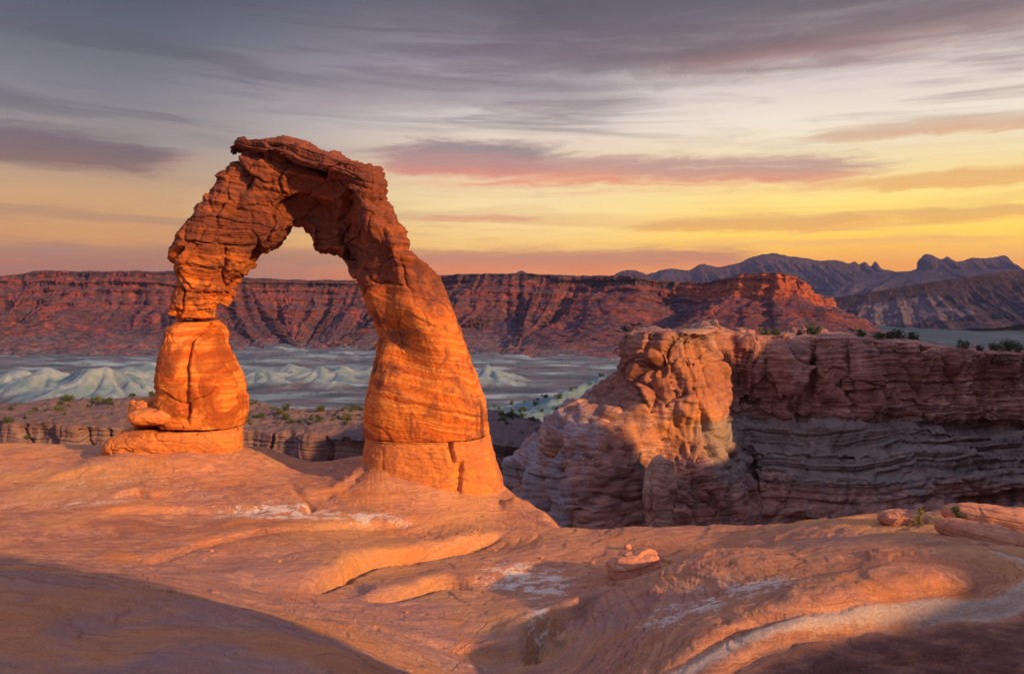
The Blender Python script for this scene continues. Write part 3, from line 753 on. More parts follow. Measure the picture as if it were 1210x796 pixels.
M['butte'] = rock_mat('butte_sandstone', [(.13, .07, .062), (.42, .20, .14), (.27, .12, .09), (.48, .26, .18), (.18, .10, .09), (.36, .16, .11)], 3.2, 2.2, (.19, .08, .065), .5,
                      (.055, .035, .04), .85, 1.3, wash=((.15, .15, .14), .6), thin_amt=.22)
M['egg'] = rock_mat('pale_butte_sandstone', [(.20, .11, .085), (.44, .25, .17), (.34, .18, .13), (.48, .29, .20)], 2.0, 2.0, (.24, .12, .09), .5, (.07, .045, .045), .8, 1.3)
def butte():
    TOP = [(0, -44, 5), (.07, -26, 1.5), (.13, -10, .3), (.18, -2, 0), (.22, 0, .4)]
    wall = profile(TOP + [(.25, .5, 1.2), (.45, 1.0, 10), (.47, 1.9, 10.6), (.53, 2.3, 13.6), (.55, 1.2, 14.2), (.58, 1.6, 15.4), (.6, 4.2, 16.2), (.66, 5.4, 19), (.68, 7.5, 19.8), (.74, 8.6, 23), (.76, 10.5, 23.8), (.82, 11.6, 27.5), (.84, 13.4, 28.4), (1, 18, 48)])
    front = profile(TOP + [(.25, .5, 1.2), (.30, .9, 3.2), (.33, 2.2, 4.0), (.42, 3.6, 9), (.48, 3.9, 12.5), (.52, 3.4, 16), (.58, 4.2, 18.5), (.66, 5.2, 22), (.78, 6.4, 29), (1, 9, 48)])
    left = profile(TOP + [(.25, .5, 1.4), (.34, 1.2, 5.5), (.42, 3.2, 9.5), (.46, 5.2, 11.5), (.49, 8.0, 12.6), (.53, 11.4, 14.6), (.58, 14.4, 17.2), (.62, 17.0, 19.6), (.66, 18.4, 22), (.8, 19.6, 31), (1, 22, 48)])
    foot = [(860, 330, 392), (815, 250, 394), (780, 200, 396), (752, 165, 397), (737, 148, 398), (738, 136, 397), (755, 129, 391), (790, 126, 391), (815, 125.5, 388), (838, 127, 388), (850, 134, 390), (858, 141, 391), (880, 143, 394), (905, 142.5, 396),
            (950, 141, 396), (985, 140.5, 395), (1005, 141, 396), (1028, 142, 399), (1042, 148, 402), (1080, 150, 402), (1110, 152, 407), (1160, 155, 414), (1215, 160, 416), (1320, 168, 416), (1500, 175, 415), (1900, 185, 415)]
    sl_ = 0; K = {}
    def prof(px, vs, s):
        nonlocal sl_; sl_ = s[np.argmin(np.where(s < s.mean(), px, 1e9))]; K['lf'] = np.where(s < sl_, 1.0, 1 - sst(px, 742, 780)); K['wall'] = (s > sl_) & (px > 858)
        wl = np.where(s < sl_, 1.0, 1 - sst(px, 742, 790)); ww = np.where(s < sl_, 0, sst(px, 838, 868)); wf = 1 - wl - ww
        a, b, c = left(vs), front(vs), wall(vs)
        wl, ww, wf = wl[:, None], ww[:, None], wf[:, None]
        return wl * a[0] + wf * b[0] + ww * c[0], wl * a[1] + wf * b[1] + ww * c[1]
    cr = np.array([858, 868, 905, 957, 998, 1036, 1072, 1120, 1175, 1240, 1300, 1380, 1500, 1700, 1900.])
    def bulge(px, drop, s):
        i = np.clip(np.searchsorted(cr, px) - 1, 0, len(cr) - 2)
        f = np.clip((px - cr[i]) / (cr[i + 1] - cr[i]), 0, 1)
        b = np.sqrt(np.maximum(0, 1 - (2 * f - 1) ** 2)) * np.where(K['wall'], np.where(px < 1036, 1, .35), 0)
        v = 1.9 * b[:, None] * sst(drop, .2, 2.5) * (1 - sst(drop, 9, 13))
        # rounded fins down the left shoulder
        fn = np.abs(np.sin(s * .28 + .5 * np.sin(s * .11)))[:, None] * K['lf'][:, None] * sst(drop, 7, 13)
        return v + 3.2 * (fn - .5)
    def disp(V, N, px, drop, off):
        ww = (sst(px, 845, 870) * K['wall'])[:, None]; face = sst(drop, .1, 1.0)
        lo, hi = np.array([-40, 110, -60.]), np.array([120, 200, 0.])
        h = V[..., 2] + .9 * fbm(V * .06, 3)
        a1, g1 = strata(h * .55, 7, .15); a2, g2 = strata(h * 1.6, 9, .2); a3, g3 = strata(h * 3.4, 12, .25)
        m = .4 + .6 * sst(fbm(V * .07 + 20, 3), -.4, .4)
        lw = (.22 + (.2 + .75 * sst(drop, 12, 16)) * ww)
        d = face * m * lw * (.8 * a1 + .4 * a2 + .14 * a3 - .4 * g1 - .25 * g2)
        wv = V + 1.6 * np.stack([fbm(V * .12 + 3, 3), fbm(V * .12 + 13, 3), fbm(V * .12 + 23, 3)], -1)
        c, gap, tl = cells(wv, 420, 77, (lo, hi), (1, 1, .42))
        blk = face * (1 - .45 * ww * sst(drop, 12, 15))
        d = d + blk * (1.0 * c + .30 * np.clip(tl, -2.5, 2.5) - .8 * np.exp(-(gap / .35) ** 2))
        c2, gap2, tl2 = cells(wv, 2600, 79, (lo, hi), (1, 1, .55))
        d = d + blk * (.5 * c2 + .28 * np.clip(tl2, -1.5, 1.5) - .5 * np.exp(-(gap2 / .16) ** 2))
        d = d + face * (1.2 * fbm(V * np.array([.11, .11, .05]), 4) + .35 * fbm(V * .5, 4) - .8 * np.maximum(0, ridged(V * np.array([.3, .3, .05]) + 9, 3) - .9))
        V = V + N * d[..., None]
        top = 1 - sst(drop, -.3, .6)
        V[..., 2] += top * (.35 * fbm(V * .16, 4) + .2 * fbm(V * .6, 3) - .25)
        return V
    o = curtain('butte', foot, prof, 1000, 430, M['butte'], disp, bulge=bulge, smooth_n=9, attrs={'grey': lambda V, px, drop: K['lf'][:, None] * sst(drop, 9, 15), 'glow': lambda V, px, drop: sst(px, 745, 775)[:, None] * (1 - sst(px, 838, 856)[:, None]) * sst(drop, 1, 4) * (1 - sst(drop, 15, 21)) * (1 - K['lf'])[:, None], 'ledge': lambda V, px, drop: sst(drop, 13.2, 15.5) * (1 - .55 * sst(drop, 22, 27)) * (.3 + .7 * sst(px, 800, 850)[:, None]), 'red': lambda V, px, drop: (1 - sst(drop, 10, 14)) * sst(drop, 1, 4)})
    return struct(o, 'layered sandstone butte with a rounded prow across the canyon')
butte()
tag(blob('boulder', P(780, 592, 115.2), (2.6, 2.2, 6.4), M['egg'], 14, (0, .05, .3), n=120, amp=.22, sq=.95, tier=.04, tf=2), 'egg shaped block standing upright against the foot of the butte', 'boulder')
tag(blob('boulder', P(650, 522, 116), (1.8, 2.0, 2.0), M['butte'], 17, (0, .3, .3), n=50, amp=.16), 'block resting on the stepped left shoulder of the butte', 'boulder')

M['shelf'] = rock_mat('shelf_sandstone', [(.09, .06, .06), (.22, .145, .13), (.16, .09, .08), (.25, .17, .14)], 3.0, 1.8, (.19, .09, .075), .4, (.04, .03, .035), .9, 1.3, shade_tint=('top', (.115, .08, .078), .7))  # dark rock, its top colour lowered further as if out of the sun
def shelf():
    k = profile([(0, -46, 1.5), (.12, -38, -.3), (.2, -30, -1.0), (.3, -16, -.6), (.4, -4, 0), (.44, 0, .5), (.48, .6, 1.6), (.52, .4, 3), (.7, 1.5, 9), (.85, 3, 16), (1, 6, 34)])
    foot = [(-400, 250, 496), (-150, 215, 498), (0, 205, 496), (60, 200, 498), (130, 198, 500), (190, 200, 502), (250, 196, 504), (295, 194, 506), (340, 190, 507), (375, 186, 512), (400, 184, 514), (440, 180, 519), (500, 182, 520), (580, 186, 523), (630, 190, 526), (700, 196, 520), (800, 210, 520)]
    def prof(px, vs, s):
        o, d = k(vs); one = np.ones((len(px), 1)); ext = (1 + .25 * np.sin(px / 60.))[:, None]
        return one * o * np.where(o < 0, ext, 1), one * d
    def disp(V, N, px, drop, off):
        face = sst(drop, .3, 1.4)
        lo, hi = np.array([-180, 140, -75.]), np.array([60, 270, -25.])
        h = V[..., 2] + .6 * fbm(V * .08, 3); a1, g1 = strata(h * .5, 3, .15); a2, g2 = strata(h * 1.5, 4, .2)
        wv = V + 1.6 * np.stack([fbm(V * .12 + 3, 2), fbm(V * .12 + 13, 2), fbm(V * .12 + 23, 2)], -1)
        c, gap, tl = cells(wv, 420, 78, (lo, hi), (1, 1, .35))
        d = face * (.3 * a1 + .2 * a2 - .2 * g1 + 1.7 * c - 1.6 * np.exp(-(gap / .45) ** 2) + 1.2 * fbm(V * np.array([.2, .2, .03]), 4) + 2.2 * fbm(V * np.array([.035, .035, .01]) + 3, 2))
        V = V + N * d[..., None]
        top = 1 - face
        c2, gap2, _ = cells(V + 1.2 * fbm(V * .3, 2)[..., None], 2400, 91, (lo, hi), (1, 1, .5))
        V[..., 2] += top * (.9 * np.maximum(0, c2) - .5 * np.exp(-(gap2 / .5) ** 2)) * sst(fbm(V * .05 + 8, 3), -.4, .3)
        a, g = strata(V[..., 1] * .12 + fbm(V * .05, 3), 5, .2)
        V[..., 2] += top * (.8 * fbm(V * .07, 4) + .6 * a + .5 * np.maximum(0, fbm(V * .35, 3)) + .25 * fbm(V * .6, 3) - 1.2 * np.maximum(0, perlin(V * .06 + 4)))
        return V
    o = curtain('cliff_shelf', foot, prof, 800, 260, M['shelf'], disp, attrs={'top': lambda V, px, drop: 1 - sst(drop, .2, 1.2)})
    return struct(o, 'low rock shelf with a dark cliff edge beyond the arch')
shelf()

# the valley floor: one sheet out to the horizon
def valley_mat():
    m, nt, b, pos = new_mat('valley_floor'); x, y, z = sep(nt, pos)
    n1 = noise(nt, xyz(nt, x * .0045, y * .011, 0.0), 1.6, 9, .66, .6)
    c = ramp(nt, n1.ss(.36, .66), [(0, (.035, .058, .08)), (.3, (.065, .095, .12)), (.5, (.125, .105, .115)), (.6, (.08, .125, .15)), (.85, (.16, .24, .27)), (1, (.28, .36, .38))])
    n3 = noise(nt, xyz(nt, x * .006, y * .02, 0.0), 1.6, 6, .6)
    c = mix(nt, n3.ss(.5, .66) * .5, c, (.15, .095, .105))
    wht = attr(nt, 'white'); c = mix(nt, wht * .95, c, mix(nt, noise(nt, pos, .03, 5, .6).ss(.35, .65), (.085, .155, .19), (.23, .285, .30)))
    teal = attr(nt, 'teal'); nn = noise(nt, pos, .035, 6, .7)
    tc = mix(nt, nn.ss(.35, .65), (.09, .165, .17), (.17, .25, .24)); c = mix(nt, teal * .9, c, tc)
    grn = attr(nt, 'plain'); c = mix(nt, grn * .85, c, mix(nt, noise(nt, xyz(nt, x * .002, y * .006, 0.0), 2.0, 6, .65).ss(.35, .65), (.016, .040, .065), (.035, .066, .085)))
    v = voro(nt, xyz(nt, x * .09, y * .045, 0.0), 1.0); vm = noise(nt, xyz(nt, x * .01, y * .01, 0.0), 1.0, 4, .6)
    c = mix(nt, (1.0 - v.ss(.18, .30)) * vm.ss(.40, .55) * (1.0 - wht) * .8, c, (.035, .055, .045))
    nt.links.new(c.o, b.inputs['Base Color'])
    nr = bump(nt, noise(nt, pos, .05, 6, .65), .5, 4.0); nt.links.new(nr.o, b.inputs['Normal'])
    return m
M['valley'] = valley_mat()
VZ = -110.0
def valley():
    y = np.r_[np.geomspace(120, 480, 110)[:-1], np.geomspace(480, 1250, 470)[:-1], np.geomspace(1250, 9000, 140)]; t = np.linspace(-1.4, 1.4, 1000)
    T, Y = np.meshgrid(t, y, indexing='ij'); x = T * (Y + 60); p = np.stack([x, Y, 0 * x], -1)
    z = VZ + 2.0 * fbm(p * .006, 4) + np.maximum(0, Y - 1800) * .004 + 26 * sst(x - .18 * Y, 100, 500) * sst(Y, 1500, 2300)
    def mound(px, py, d, rx, ry, h, pw=1.0):
        c = P(px, py, d); return h * np.exp(-(((x - c[0]) / rx) ** 2 + ((Y - c[1]) / ry) ** 2) ** pw)
    # pale badland hills
    hl = np.zeros_like(x)
    wq = 9 * fbm(p * .02, 3); wq2 = 9 * fbm(p * .02 + 50, 3)
    hills = [(15,470,900,70,60,32),(58,470,880,55,60,36),(120,474,860,85,62,40),(160,470,930,60,70,36),(95,482,770,80,46,16),(30,486,730,60,40,10),(185,455,1080,70,70,26),(142,484,740,55,36,12),(310,455,1000,46,55,25),(343,455,1040,42,50,25),(376,455,1010,44,45,23),(405,452,1030,40,50,24),(436,452,1060,48,60,20),(325,458,960,30,30,12),(392,460,940,34,28,10),(578,447,1020,40,50,27),(556,447,1060,40,50,18),(600,452,1010,26,30,9)]
    for n_, (px, py, d, rx, ry, h) in enumerate(hills):
        c = P(px, py, d); dx, dy = (x + wq - c[0]) / rx, (Y + wq2 - c[1]) / ry
        r = np.hypot(dx, dy); a = np.arctan2(dy, dx)
        k = 5 + n_ % 3
        g = np.abs(np.sin(a * k * .5 + n_ + 1.2 * np.sin(a * 2 + n_) + 1.5 * r)) * .75 + .35 * np.abs(np.sin(a * k * 1.5 + 2 * n_ + 3 * r))
        hh = h * np.maximum(0, 1 - r * .78) * 1.05 * (1 - .55 * (1 - np.minimum(1, g)) * sst(r, .05, .5))
        hl = np.maximum(hl, hh)
    hl = hl * (.80 + .16 * fbm(p * .03, 3)) + .10 * np.minimum(hl, 14) * (ridged(p * np.array([.075, .05, 1]) + 3, 3) - .8)
    teal = np.clip(mound(760, 470, 560, 160, 75, 1.3) + mound(640, 490, 620, 120, 60, 1.0), 0, 1) + np.clip(mound(270, 490, 640, 60, 70, 1.0), 0, 1)
    z = z + hl + mound(860, 470, 560, 175, 80, 66) * (.9 + .16 * fbm(p * .02, 4)) + mound(262, 500, 650, 40, 60, 16) + mound(640, 500, 640, 140, 60, 7) + mound(440, 490, 640, 24, 26, 10) + 2.5 * teal * fbm(p * .03, 4)
    fh = np.maximum(0, ridged(p * np.array([.0085, .0055, 1]) + .3 * fbm(p * .01, 3)[..., None], 4) * .6 - .1 + .5 * fbm(p * .003, 2))
    fh = fh * 8 * sst(Y, 1080, 1420) * (1 - sst(x - .26 * Y, 0, 150)); z = z + fh
    white = .22 * sst(fh, 2, 7) + sst(hl + 4 * fbm(p * .03, 4), .5, 9) + .95 * sst(fbm(p * np.array([.0035, .009, 1]) + 40, 4), .28, .5) * sst(Y, 560, 700) * (1 - sst(Y, 1250, 1500)) * (1 - sst(x, 60, 200))
    plain = sst(x - .28 * Y, 0, 120) * sst(Y, 900, 1300)
    o = grid_mesh('valley_floor', np.stack([x, Y, z], -1), M['valley'], attrs={'white': np.clip(white, 0, 1), 'teal': np.clip(teal, 0, 1), 'plain': plain}, flip=True)
    return struct(o, 'wide pale valley floor with white badland hills')
valley()

def mesa_mat(name, top, cliff, slope, base, span, speck=(.04, .05, .05), sc=1.0, pale=None, spk=1.0, red=(.15, .06, .055)):
    m, nt, b, pos = new_mat(name); x, y, z = sep(nt, pos)
    h = attr(nt, 'drop'); w = noise(nt, pos, .012 / sc, 5, .6)
    hh = h + (w - .5) * .22
    c = ramp(nt, hh, [(0, top), (.10, top), (.14, cliff), (.24, slope), (.30, cliff), (.42, slope), (.5, cliff), (.58, slope), (.8, slope), (.93, base), (1, base)])
    bed = noise(nt, xyz(nt, x * .0012 / sc, y * .0012 / sc, z * .16 / sc + w * 3), 1.0, 6, .65)
    c = mix(nt, bed.ss(.42, .62) * .55, c, cliff); c = mix(nt, bed.ss(.60, .50) * 0.0, c, slope)
    n2 = noise(nt, pos, .018 / sc, 7, .65, .5); c = mix(nt, n2.ss(.5, .64) * .65, c, red)
    n4 = noise(nt, pos, .011 / sc, 6, .6, .3); c = mix(nt, n4.ss(.54, .66) * .5, c, (.05, .042, .062))
    if pale:
        a = attr(nt, 'pale'); c = mix(nt, (a * .8 + (n2 - .5) * 1.6 * a.ss(0, .3)).ss(.3, .6) * .85, c, pale)
    v = voro(nt, pos, .10 / sc); d = noise(nt, pos, .02 / sc, 4, .6)
    c = mix(nt, (1.0 - v.ss(.20, .34)) * d.ss(.30, .55) * .85 * spk, c, speck)
    mo = noise(nt, xyz(nt, x, y, z * 2.2), .075 / sc, 7, .72)
    c = mix(nt, 1.0, c, mix(nt, mo.ss(.3, .7), (.42, .46, .56), (1.6, 1.5, 1.42)), 'MULTIPLY')
    nt.links.new(c.o, b.inputs['Base Color'])
    nr = bump(nt, n2, .7, 18 * sc); nr = bump(nt, mo, .8, 7 * sc, nr)
    nt.links.new(nr.o, b.inputs['Normal'])
    return m
M['mesa'] = mesa_mat('far_mesa', (.036, .027, .038), (.135, .042, .040), (.062, .040, .060), (.09, .078, .10), 150, pale=(.32, .08, .03), red=(.23, .058, .045))  # colours darkened so the mesa reads as lying in shadow
def mesa():
    TOP = [(0, -260, 30), (.06, -120, 4), (.12, -40, 0), (.15, 0, 0)]
    k = profile(TOP + [(.17, 4, 3), (.24, 9, 17), (.28, 30, 24), (.31, 33, 34), (.35, 58, 42), (.38, 62, 50), (.48, 105, 72), (.5, 108, 78), (.7, 190, 112), (.82, 270, 138), (.94, 380, 162), (1, 470, 200)])
    foot = [(-700, 2100, 322), (-400, 1950, 328), (-120, 1800, 332), (0, 1850, 326), (40, 1880, 321), (110, 1860, 321), (200, 1840, 321), (270, 1900, 327), (330, 1960, 330), (420, 1980, 331), (480, 1960, 328), (530, 1900, 325), (580, 1840, 323), (640, 1830, 324),
            (700, 1780, 326), (745, 1700, 326), (775, 1760, 331), (800, 1760, 333), (835, 1690, 333), (862, 1600, 327), (885, 1560, 323), (905, 1530, 323), (925, 1520, 323), (942, 1530, 327), (953, 1560, 340), (962, 1640, 348), (968, 1760, 352), (972, 2000, 352), (980, 2600, 350)]
    def prof(px, vs, s):
        o, d = k(vs); n = len(px)
        q = np.stack([s * .0075, 0 * s, 0 * s], -1)
        o = np.repeat(o[None], n, 0); d = np.repeat(d[None], n, 0)
        # spurs and gullies
        wob = s[:, None] + 26 * fbm(np.stack([s[:, None] * .004 + 0 * o, d * .012, 0 * o], -1), 2)
        def spur(l, seed):
            u = wob / l + 0.6 * fbm(np.stack([wob / l * .35 + seed, 0 * wob, 0 * wob], -1), 2); f = u - np.floor(u)
            am = .55 + .45 * _v1[(np.floor(u).astype(int) + seed * 77) % 4096]
            return (np.abs(2 * f - 1)) * am
        sp = 1.0 * spur(165, 1) + .45 * spur(62, 4) + .2 * spur(27, 8)
        amp = sst(d, 6, 120) * (1 - .4 * sst(d, 130, 160))
        o = o + np.where(o > 5, (sp - .75) * 105 * amp, 0)
        pr = sst(px, 775, 845)[:, None]; o = np.where(o > 0, o * (1 - .7 * pr * (1 - sst(d, 38, 70))), o)
        # promontories of the rim itself
        o = o + np.where(o > -50, 14 * fbm(np.stack([s[:, None] * .02 + 0 * o, 0 * o, 0 * o], -1), 3) + 6 * fbm(np.stack([s[:, None] * .09 + 0 * o, 0 * o, 0 * o], -1), 2), 0)
        return o, d
    def disp(V, N, px, drop, off):
        f = sst(drop, 1, 6)
        h = V[..., 2] + 5 * fbm(V * .006, 3); a, g = strata(h * .09, 15, .15); a2, g2 = strata(h * .22, 19, .2)
        V = V + N * (f * (5.0 * a * (1 - .5 * sst(drop, 60, 110)) + 2.4 * a2 + 9 * fbm(V * .012, 4) + 3.5 * fbm(V * .06, 3)))[..., None]
        V[..., 2] += (1 - f) * (2.6 * fbm(V * .02, 4) + 1.2 * fbm(V * .12, 3))
        prow = sst(px, 835, 870)[:, None]; V = V - N * (prow * f * (1 - sst(drop, 40, 60)) * 3.0 * a)[..., None]
        return V + N * (prow * sst(drop, 2, 5) * (1 - sst(drop, 40, 56)) * 11 * (ridged(V * np.array([.028, .028, .002]), 2) - .5))[..., None]
    o = curtain('mesa', foot, prof, 1500, 330, M['mesa'], disp, smooth_n=30, attrs={'drop': lambda V, px, drop: np.clip(drop / 160, 0, 1), 'pale': lambda V, px, drop: sst(px, 770, 850)[:, None] * sst(drop, 1, 4) * (1 - sst(drop, 38, 54))})  # here pale paints the sunlit red glow onto the prow cliff
    return struct(o, 'long red mesa with banded cliffs and gullied slopes across the valley')
mesa()

def ridge(name, foot, drop_total, width, mat, seed, nu=700, nv=140, rough=1.0, label=None, attrs=None, back=None, crag=0, spur=.22):
    back = back or width
    def prof(px, vs, s):
        n = len(px)
        o = np.interp(vs, [0, .25, .5, .55, .7, 1], [-back, -back * .3, 0, width * .04, width * .3, width])
        d = np.interp(vs, [0, .25, .5, .55, .7, 1], [drop_total * .6, drop_total * .12, 0, drop_total * .16, drop_total * .5, drop_total])
        o = np.repeat(o[None], n, 0); d = np.repeat(d[None], n, 0)
        q = np.stack([s[:, None] / width * 6 + 0 * o, d / drop_total * .7, 0 * o], -1)
        o = o + np.where(o > 0, width * spur * ridged(q + seed, 3) * sst(d, 0, drop_total * .6), 0)
        return o, d
    def disp(V, N, px, drop, off):
        sc = 1.0 / drop_total
        h = V[..., 2] * sc * 14 + fbm(V * sc * 2, 3); a, g = strata(h, seed, .2)
        return V + N * (rough * drop_total * sst(np.abs(drop), 0, drop_total * .15) * (.018 * a + .035 * fbm(V * sc * 3 + seed, 5)))[..., None]
    disp0 = disp
    def disp(V, N, px, drop, off):
        V = disp0(V, N, px, drop, off)
        if crag: V[..., 2] += crag * (1 - sst(np.abs(off), 0, width * .5)) * (ridged(V * np.array([.014, .003, 0]) + seed, 3) - .9 + .8 * fbm(V * np.array([.05, .01, 0]), 2))
        return V
    at = {'drop': lambda V, px, drop: np.clip(drop / drop_total, 0, 1)}; at.update(attrs or {})
    o = curtain(name, foot, prof, nu, nv, mat, disp, smooth_n=25, attrs=at)
    return struct(o, label)

M['hill'] = mesa_mat('dark_hill', (.022, .018, .025), (.04, .022, .028), (.028, .022, .032), (.03, .036, .05), 100, sc=1.4, pale=(.11, .09, .105), red=(.07, .034, .034))
def pale(V, px, drop):
    c = P(1085, 372, 2200); return np.exp(-((V[..., 0] - c[0]) / 150) ** 2) * sst(drop, 28, 44) * (1 - sst(drop, 92, 112))
ridge('hill', [(900, 2650, 372), (955, 2550, 356), (1010, 2480, 348), (1060, 2430, 340), (1100, 2400, 333), (1150, 2380, 326), (1210, 2360, 319), (1300, 2340, 314), (1450, 2330, 316), (1700, 2350, 330)], 130, 330, M['hill'], 3,
      label='dark sloping hill with a pale bare patch to the right of the mesa', attrs={'pale': pale}, spur=.10)
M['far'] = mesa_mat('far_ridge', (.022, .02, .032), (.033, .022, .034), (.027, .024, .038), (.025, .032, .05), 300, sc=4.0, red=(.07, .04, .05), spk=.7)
ridge('far_ridge', [(600, 8200, 333), (700, 8000, 330), (760, 7600, 329), (850, 7200, 327), (950, 6800, 328), (1040, 6500, 322), (1100, 6300, 319), (1160, 6200, 318), (1230, 6100, 318), (1400, 6000, 322), (1700, 6000, 330)], 330, 1500, M['far'], 5,
      label='broad blue ridge in the far distance')
def domes(name, foot, label, seed, drop=300, width=600):
    return ridge(name, foot, drop, width, M['dome'], seed, nu=500, nv=90, rough=1.3, label=label, back=250, crag=4)
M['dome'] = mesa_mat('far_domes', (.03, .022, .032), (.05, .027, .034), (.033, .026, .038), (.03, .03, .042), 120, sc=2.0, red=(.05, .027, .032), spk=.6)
domes('mesa', [(730, 7000, 330), (752, 7000, 327), (775, 6950, 321), (790, 6900, 317), (803, 6900, 318), (815, 6900, 319), (828, 6900, 312), (838, 6900, 313), (846, 6900, 315), (862, 6900, 313), (876, 6900, 309), (890, 6900, 303), (905, 6900, 300), (917, 6900, 299), (930, 6900, 302),
      (945, 6900, 304), (958, 6900, 306), (970, 6900, 308), (984, 6900, 307), (996, 6900, 309), (1004, 6900, 311), (1010, 6900, 309), (1016, 6900, 312), (1022, 6900, 309), (1029, 6900, 314), (1034, 6900, 309), (1041, 6900, 316), (1055, 6900, 320), (1075, 6900, 325)], 'domed rock skyline on the horizon above the red mesa', 21)
domes('mesa', [(1060, 6500, 324), (1078, 6500, 319), (1084, 6500, 316), (1089, 6500, 304), (1095, 6500, 300), (1101, 6500, 301), (1107, 6500, 304), (1114, 6500, 306), (1119, 6500, 303), (1125, 6500, 306), (1132, 6500, 309), (1141, 6500, 306), (1152, 6500, 304), (1165, 6500, 305), (1178, 6500, 303), (1190, 6500, 303), (1195, 6500, 308), (1199, 6500, 317), (1215, 6500, 321)],
      'flat topped block of rock on the horizon at the edge of the sky', 31)
domes('mesa', [(722, 6000, 327), (733, 6000, 321), (745, 6000, 319), (757, 6000, 321), (768, 6000, 327)], 'small round knob on the horizon beside the long skyline', 35, 150, 300)
domes('mesa', [(604, 6500, 326), (610, 6500, 322), (616, 6500, 320), (622, 6500, 322), (628, 6500, 326)], 'tiny bump of rock above the middle of the red mesa', 38, 150, 300)

# an unseen high fin added off to the right to shade the canyon wall
def fins():
    u = np.linspace(84, 345, 300); v = np.linspace(14, 76, 90)
    U, Vv = np.meshgrid(u, v, indexing='ij'); x = .643 * U + .766 * Vv; y = .766 * U - .643 * Vv
    p = np.stack([x, y, 0 * x], -1)
    h = ((27 - 14 * sst(U, 101, 109)) * sst(U, 86, 91) + 3.5 * fbm(np.stack([U * .09, 0 * U, 0 * U], -1), 4) + 18.5 * sst(U, 120, 130)) * np.sqrt(np.maximum(0, 1 - ((Vv - 45) / 31.0) ** 2)) ** .3
    z = -12 + h * (1 + .10 * fbm(p * .05, 3)) + .8 * fbm(p * .2, 3) - 45 * (h < .5)
    return struct(grid_mesh('shadow_fin', np.stack([x, y, z], -1), M['butte'], flip=False), 'unseen sandstone fin added on the right to shade the canyon wall')
fins()

# ------------------------------------------------------------------ evening air
def haze():
    x0, x1, y0, y1, z0, z1 = -13600, 13600, -400, 9300, -420, 450
    vs = [(x, y, z) for x in (x0, x1) for y in (y0, y1) for z in (z0, z1)]
    fs = [(0, 1, 3, 2), (4, 6, 7, 5), (0, 4, 5, 1), (2, 3, 7, 6), (0, 2, 6, 4), (1, 5, 7, 3)]
    m = bpy.data.materials.new('air'); m.use_nodes = True; nt = m.node_tree; nt.nodes.clear()
    o = nt.nodes.new('ShaderNodeOutputMaterial'); v = nt.nodes.new('ShaderNodeVolumePrincipled')
    v.inputs['Color'].default_value = (.30, .42, .95, 1); v.inputs['Density'].default_value = 2.7e-5
    nt.links.new(v.outputs[0], o.inputs['Volume'])
    ob = poly_mesh('haze', vs, fs, m); ob['kind'] = 'stuff'; ob['label'] = 'thin blue evening haze over the valley'
haze()

# ------------------------------------------------------------------ slabs and boulders on the slickrock
def lie(o, sink):  # bed a rock into the slickrock
    x, y = o.location[0], o.location[1]
    o.location[2] = float(ground_z(np.array([x]), np.array([y]))[0]) + sink
    return o
tag(lie(blob('boulder', P(748, 684, 25.3), (.86, .55, .42), M['slab'], 23, (.05, -.12, .35), amp=.16, sq=.72, tier=.06, n=80), .22), 'loaf shaped orange boulder with a cracked dark end resting in the hollow', 'boulder')
tag(lie(blob('slab', P(1066, 618, 25.6), (.75, .5, .26), M['slab'], 25, (0, .02, -.05), amp=.10, sq=.8, tier=.05), .12), 'small rounded pink rock at the edge beside the thin sapling', 'rock')
tag(lie(blob('slab', P(1165, 651, 21.6), (1.35, .55, .34), M['slab'], 27, (0, .06, -.85), amp=.08, sq=.82, tier=.07, tf=2.5), .12), 'long rounded rock rib lying diagonally by the right edge', 'rock')
tag(lie(blob('slab', P(1185, 636, 24.0), (1.7, .6, .4), M['slab'], 28, (0, .05, -.6), amp=.08, sq=.82, tier=.07, tf=2.5), .14), 'long rounded rock rib behind the diagonal one, with a round dark shrub at its end', 'rock')
tag(lie(blob('boulder', P(742, 646, 28.8), (.13, .11, .11), M['slab'], 29, n=30), .05), 'small grey stone alone on the pink saddle', 'stone')
for i, (px, py, d, r) in enumerate([(560, 640, 32.8, .07), (585, 650, 31.4, .06), (455, 612, 35.2, .07), (330, 668, 26.2, .06), (700, 668, 27.6, .08), (480, 715, 21.8, .05), (640, 660, 28.6, .06), (250, 655, 27.6, .06)]):
    pb = lie(blob('stone', P(px, py, d), (r * 1.2, r, r * .8), M['slab'], 60 + i, n=16), r * .4)
    tag(pb, 'small loose stone lying on the bare slickrock', 'stone', 'loose stones scattered on the slickrock')

# ------------------------------------------------------------------ plants
def leaf_mat(name, a, b_):
    m, nt, b, pos = new_mat(name)
    n = noise(nt, pos, 1.7, 3, .6); c = mix(nt, n.ss(.3, .7), a, b_)
    nt.links.new(c.o, b.inputs['Base Color']); b.inputs['Roughness'].default_value = .7
    return m
M['juniper'] = leaf_mat('juniper_leaf', (.035, .055, .028), (.08, .105, .04))
M['sage'] = leaf_mat('sage_leaf', (.08, .10, .05), (.13, .14, .065))
M['yellow_leaf'] = leaf_mat('yellow_leaf', (.16, .16, .03), (.26, .24, .05))
M['bark'] = leaf_mat('bark', (.09, .06, .045), (.14, .10, .07))

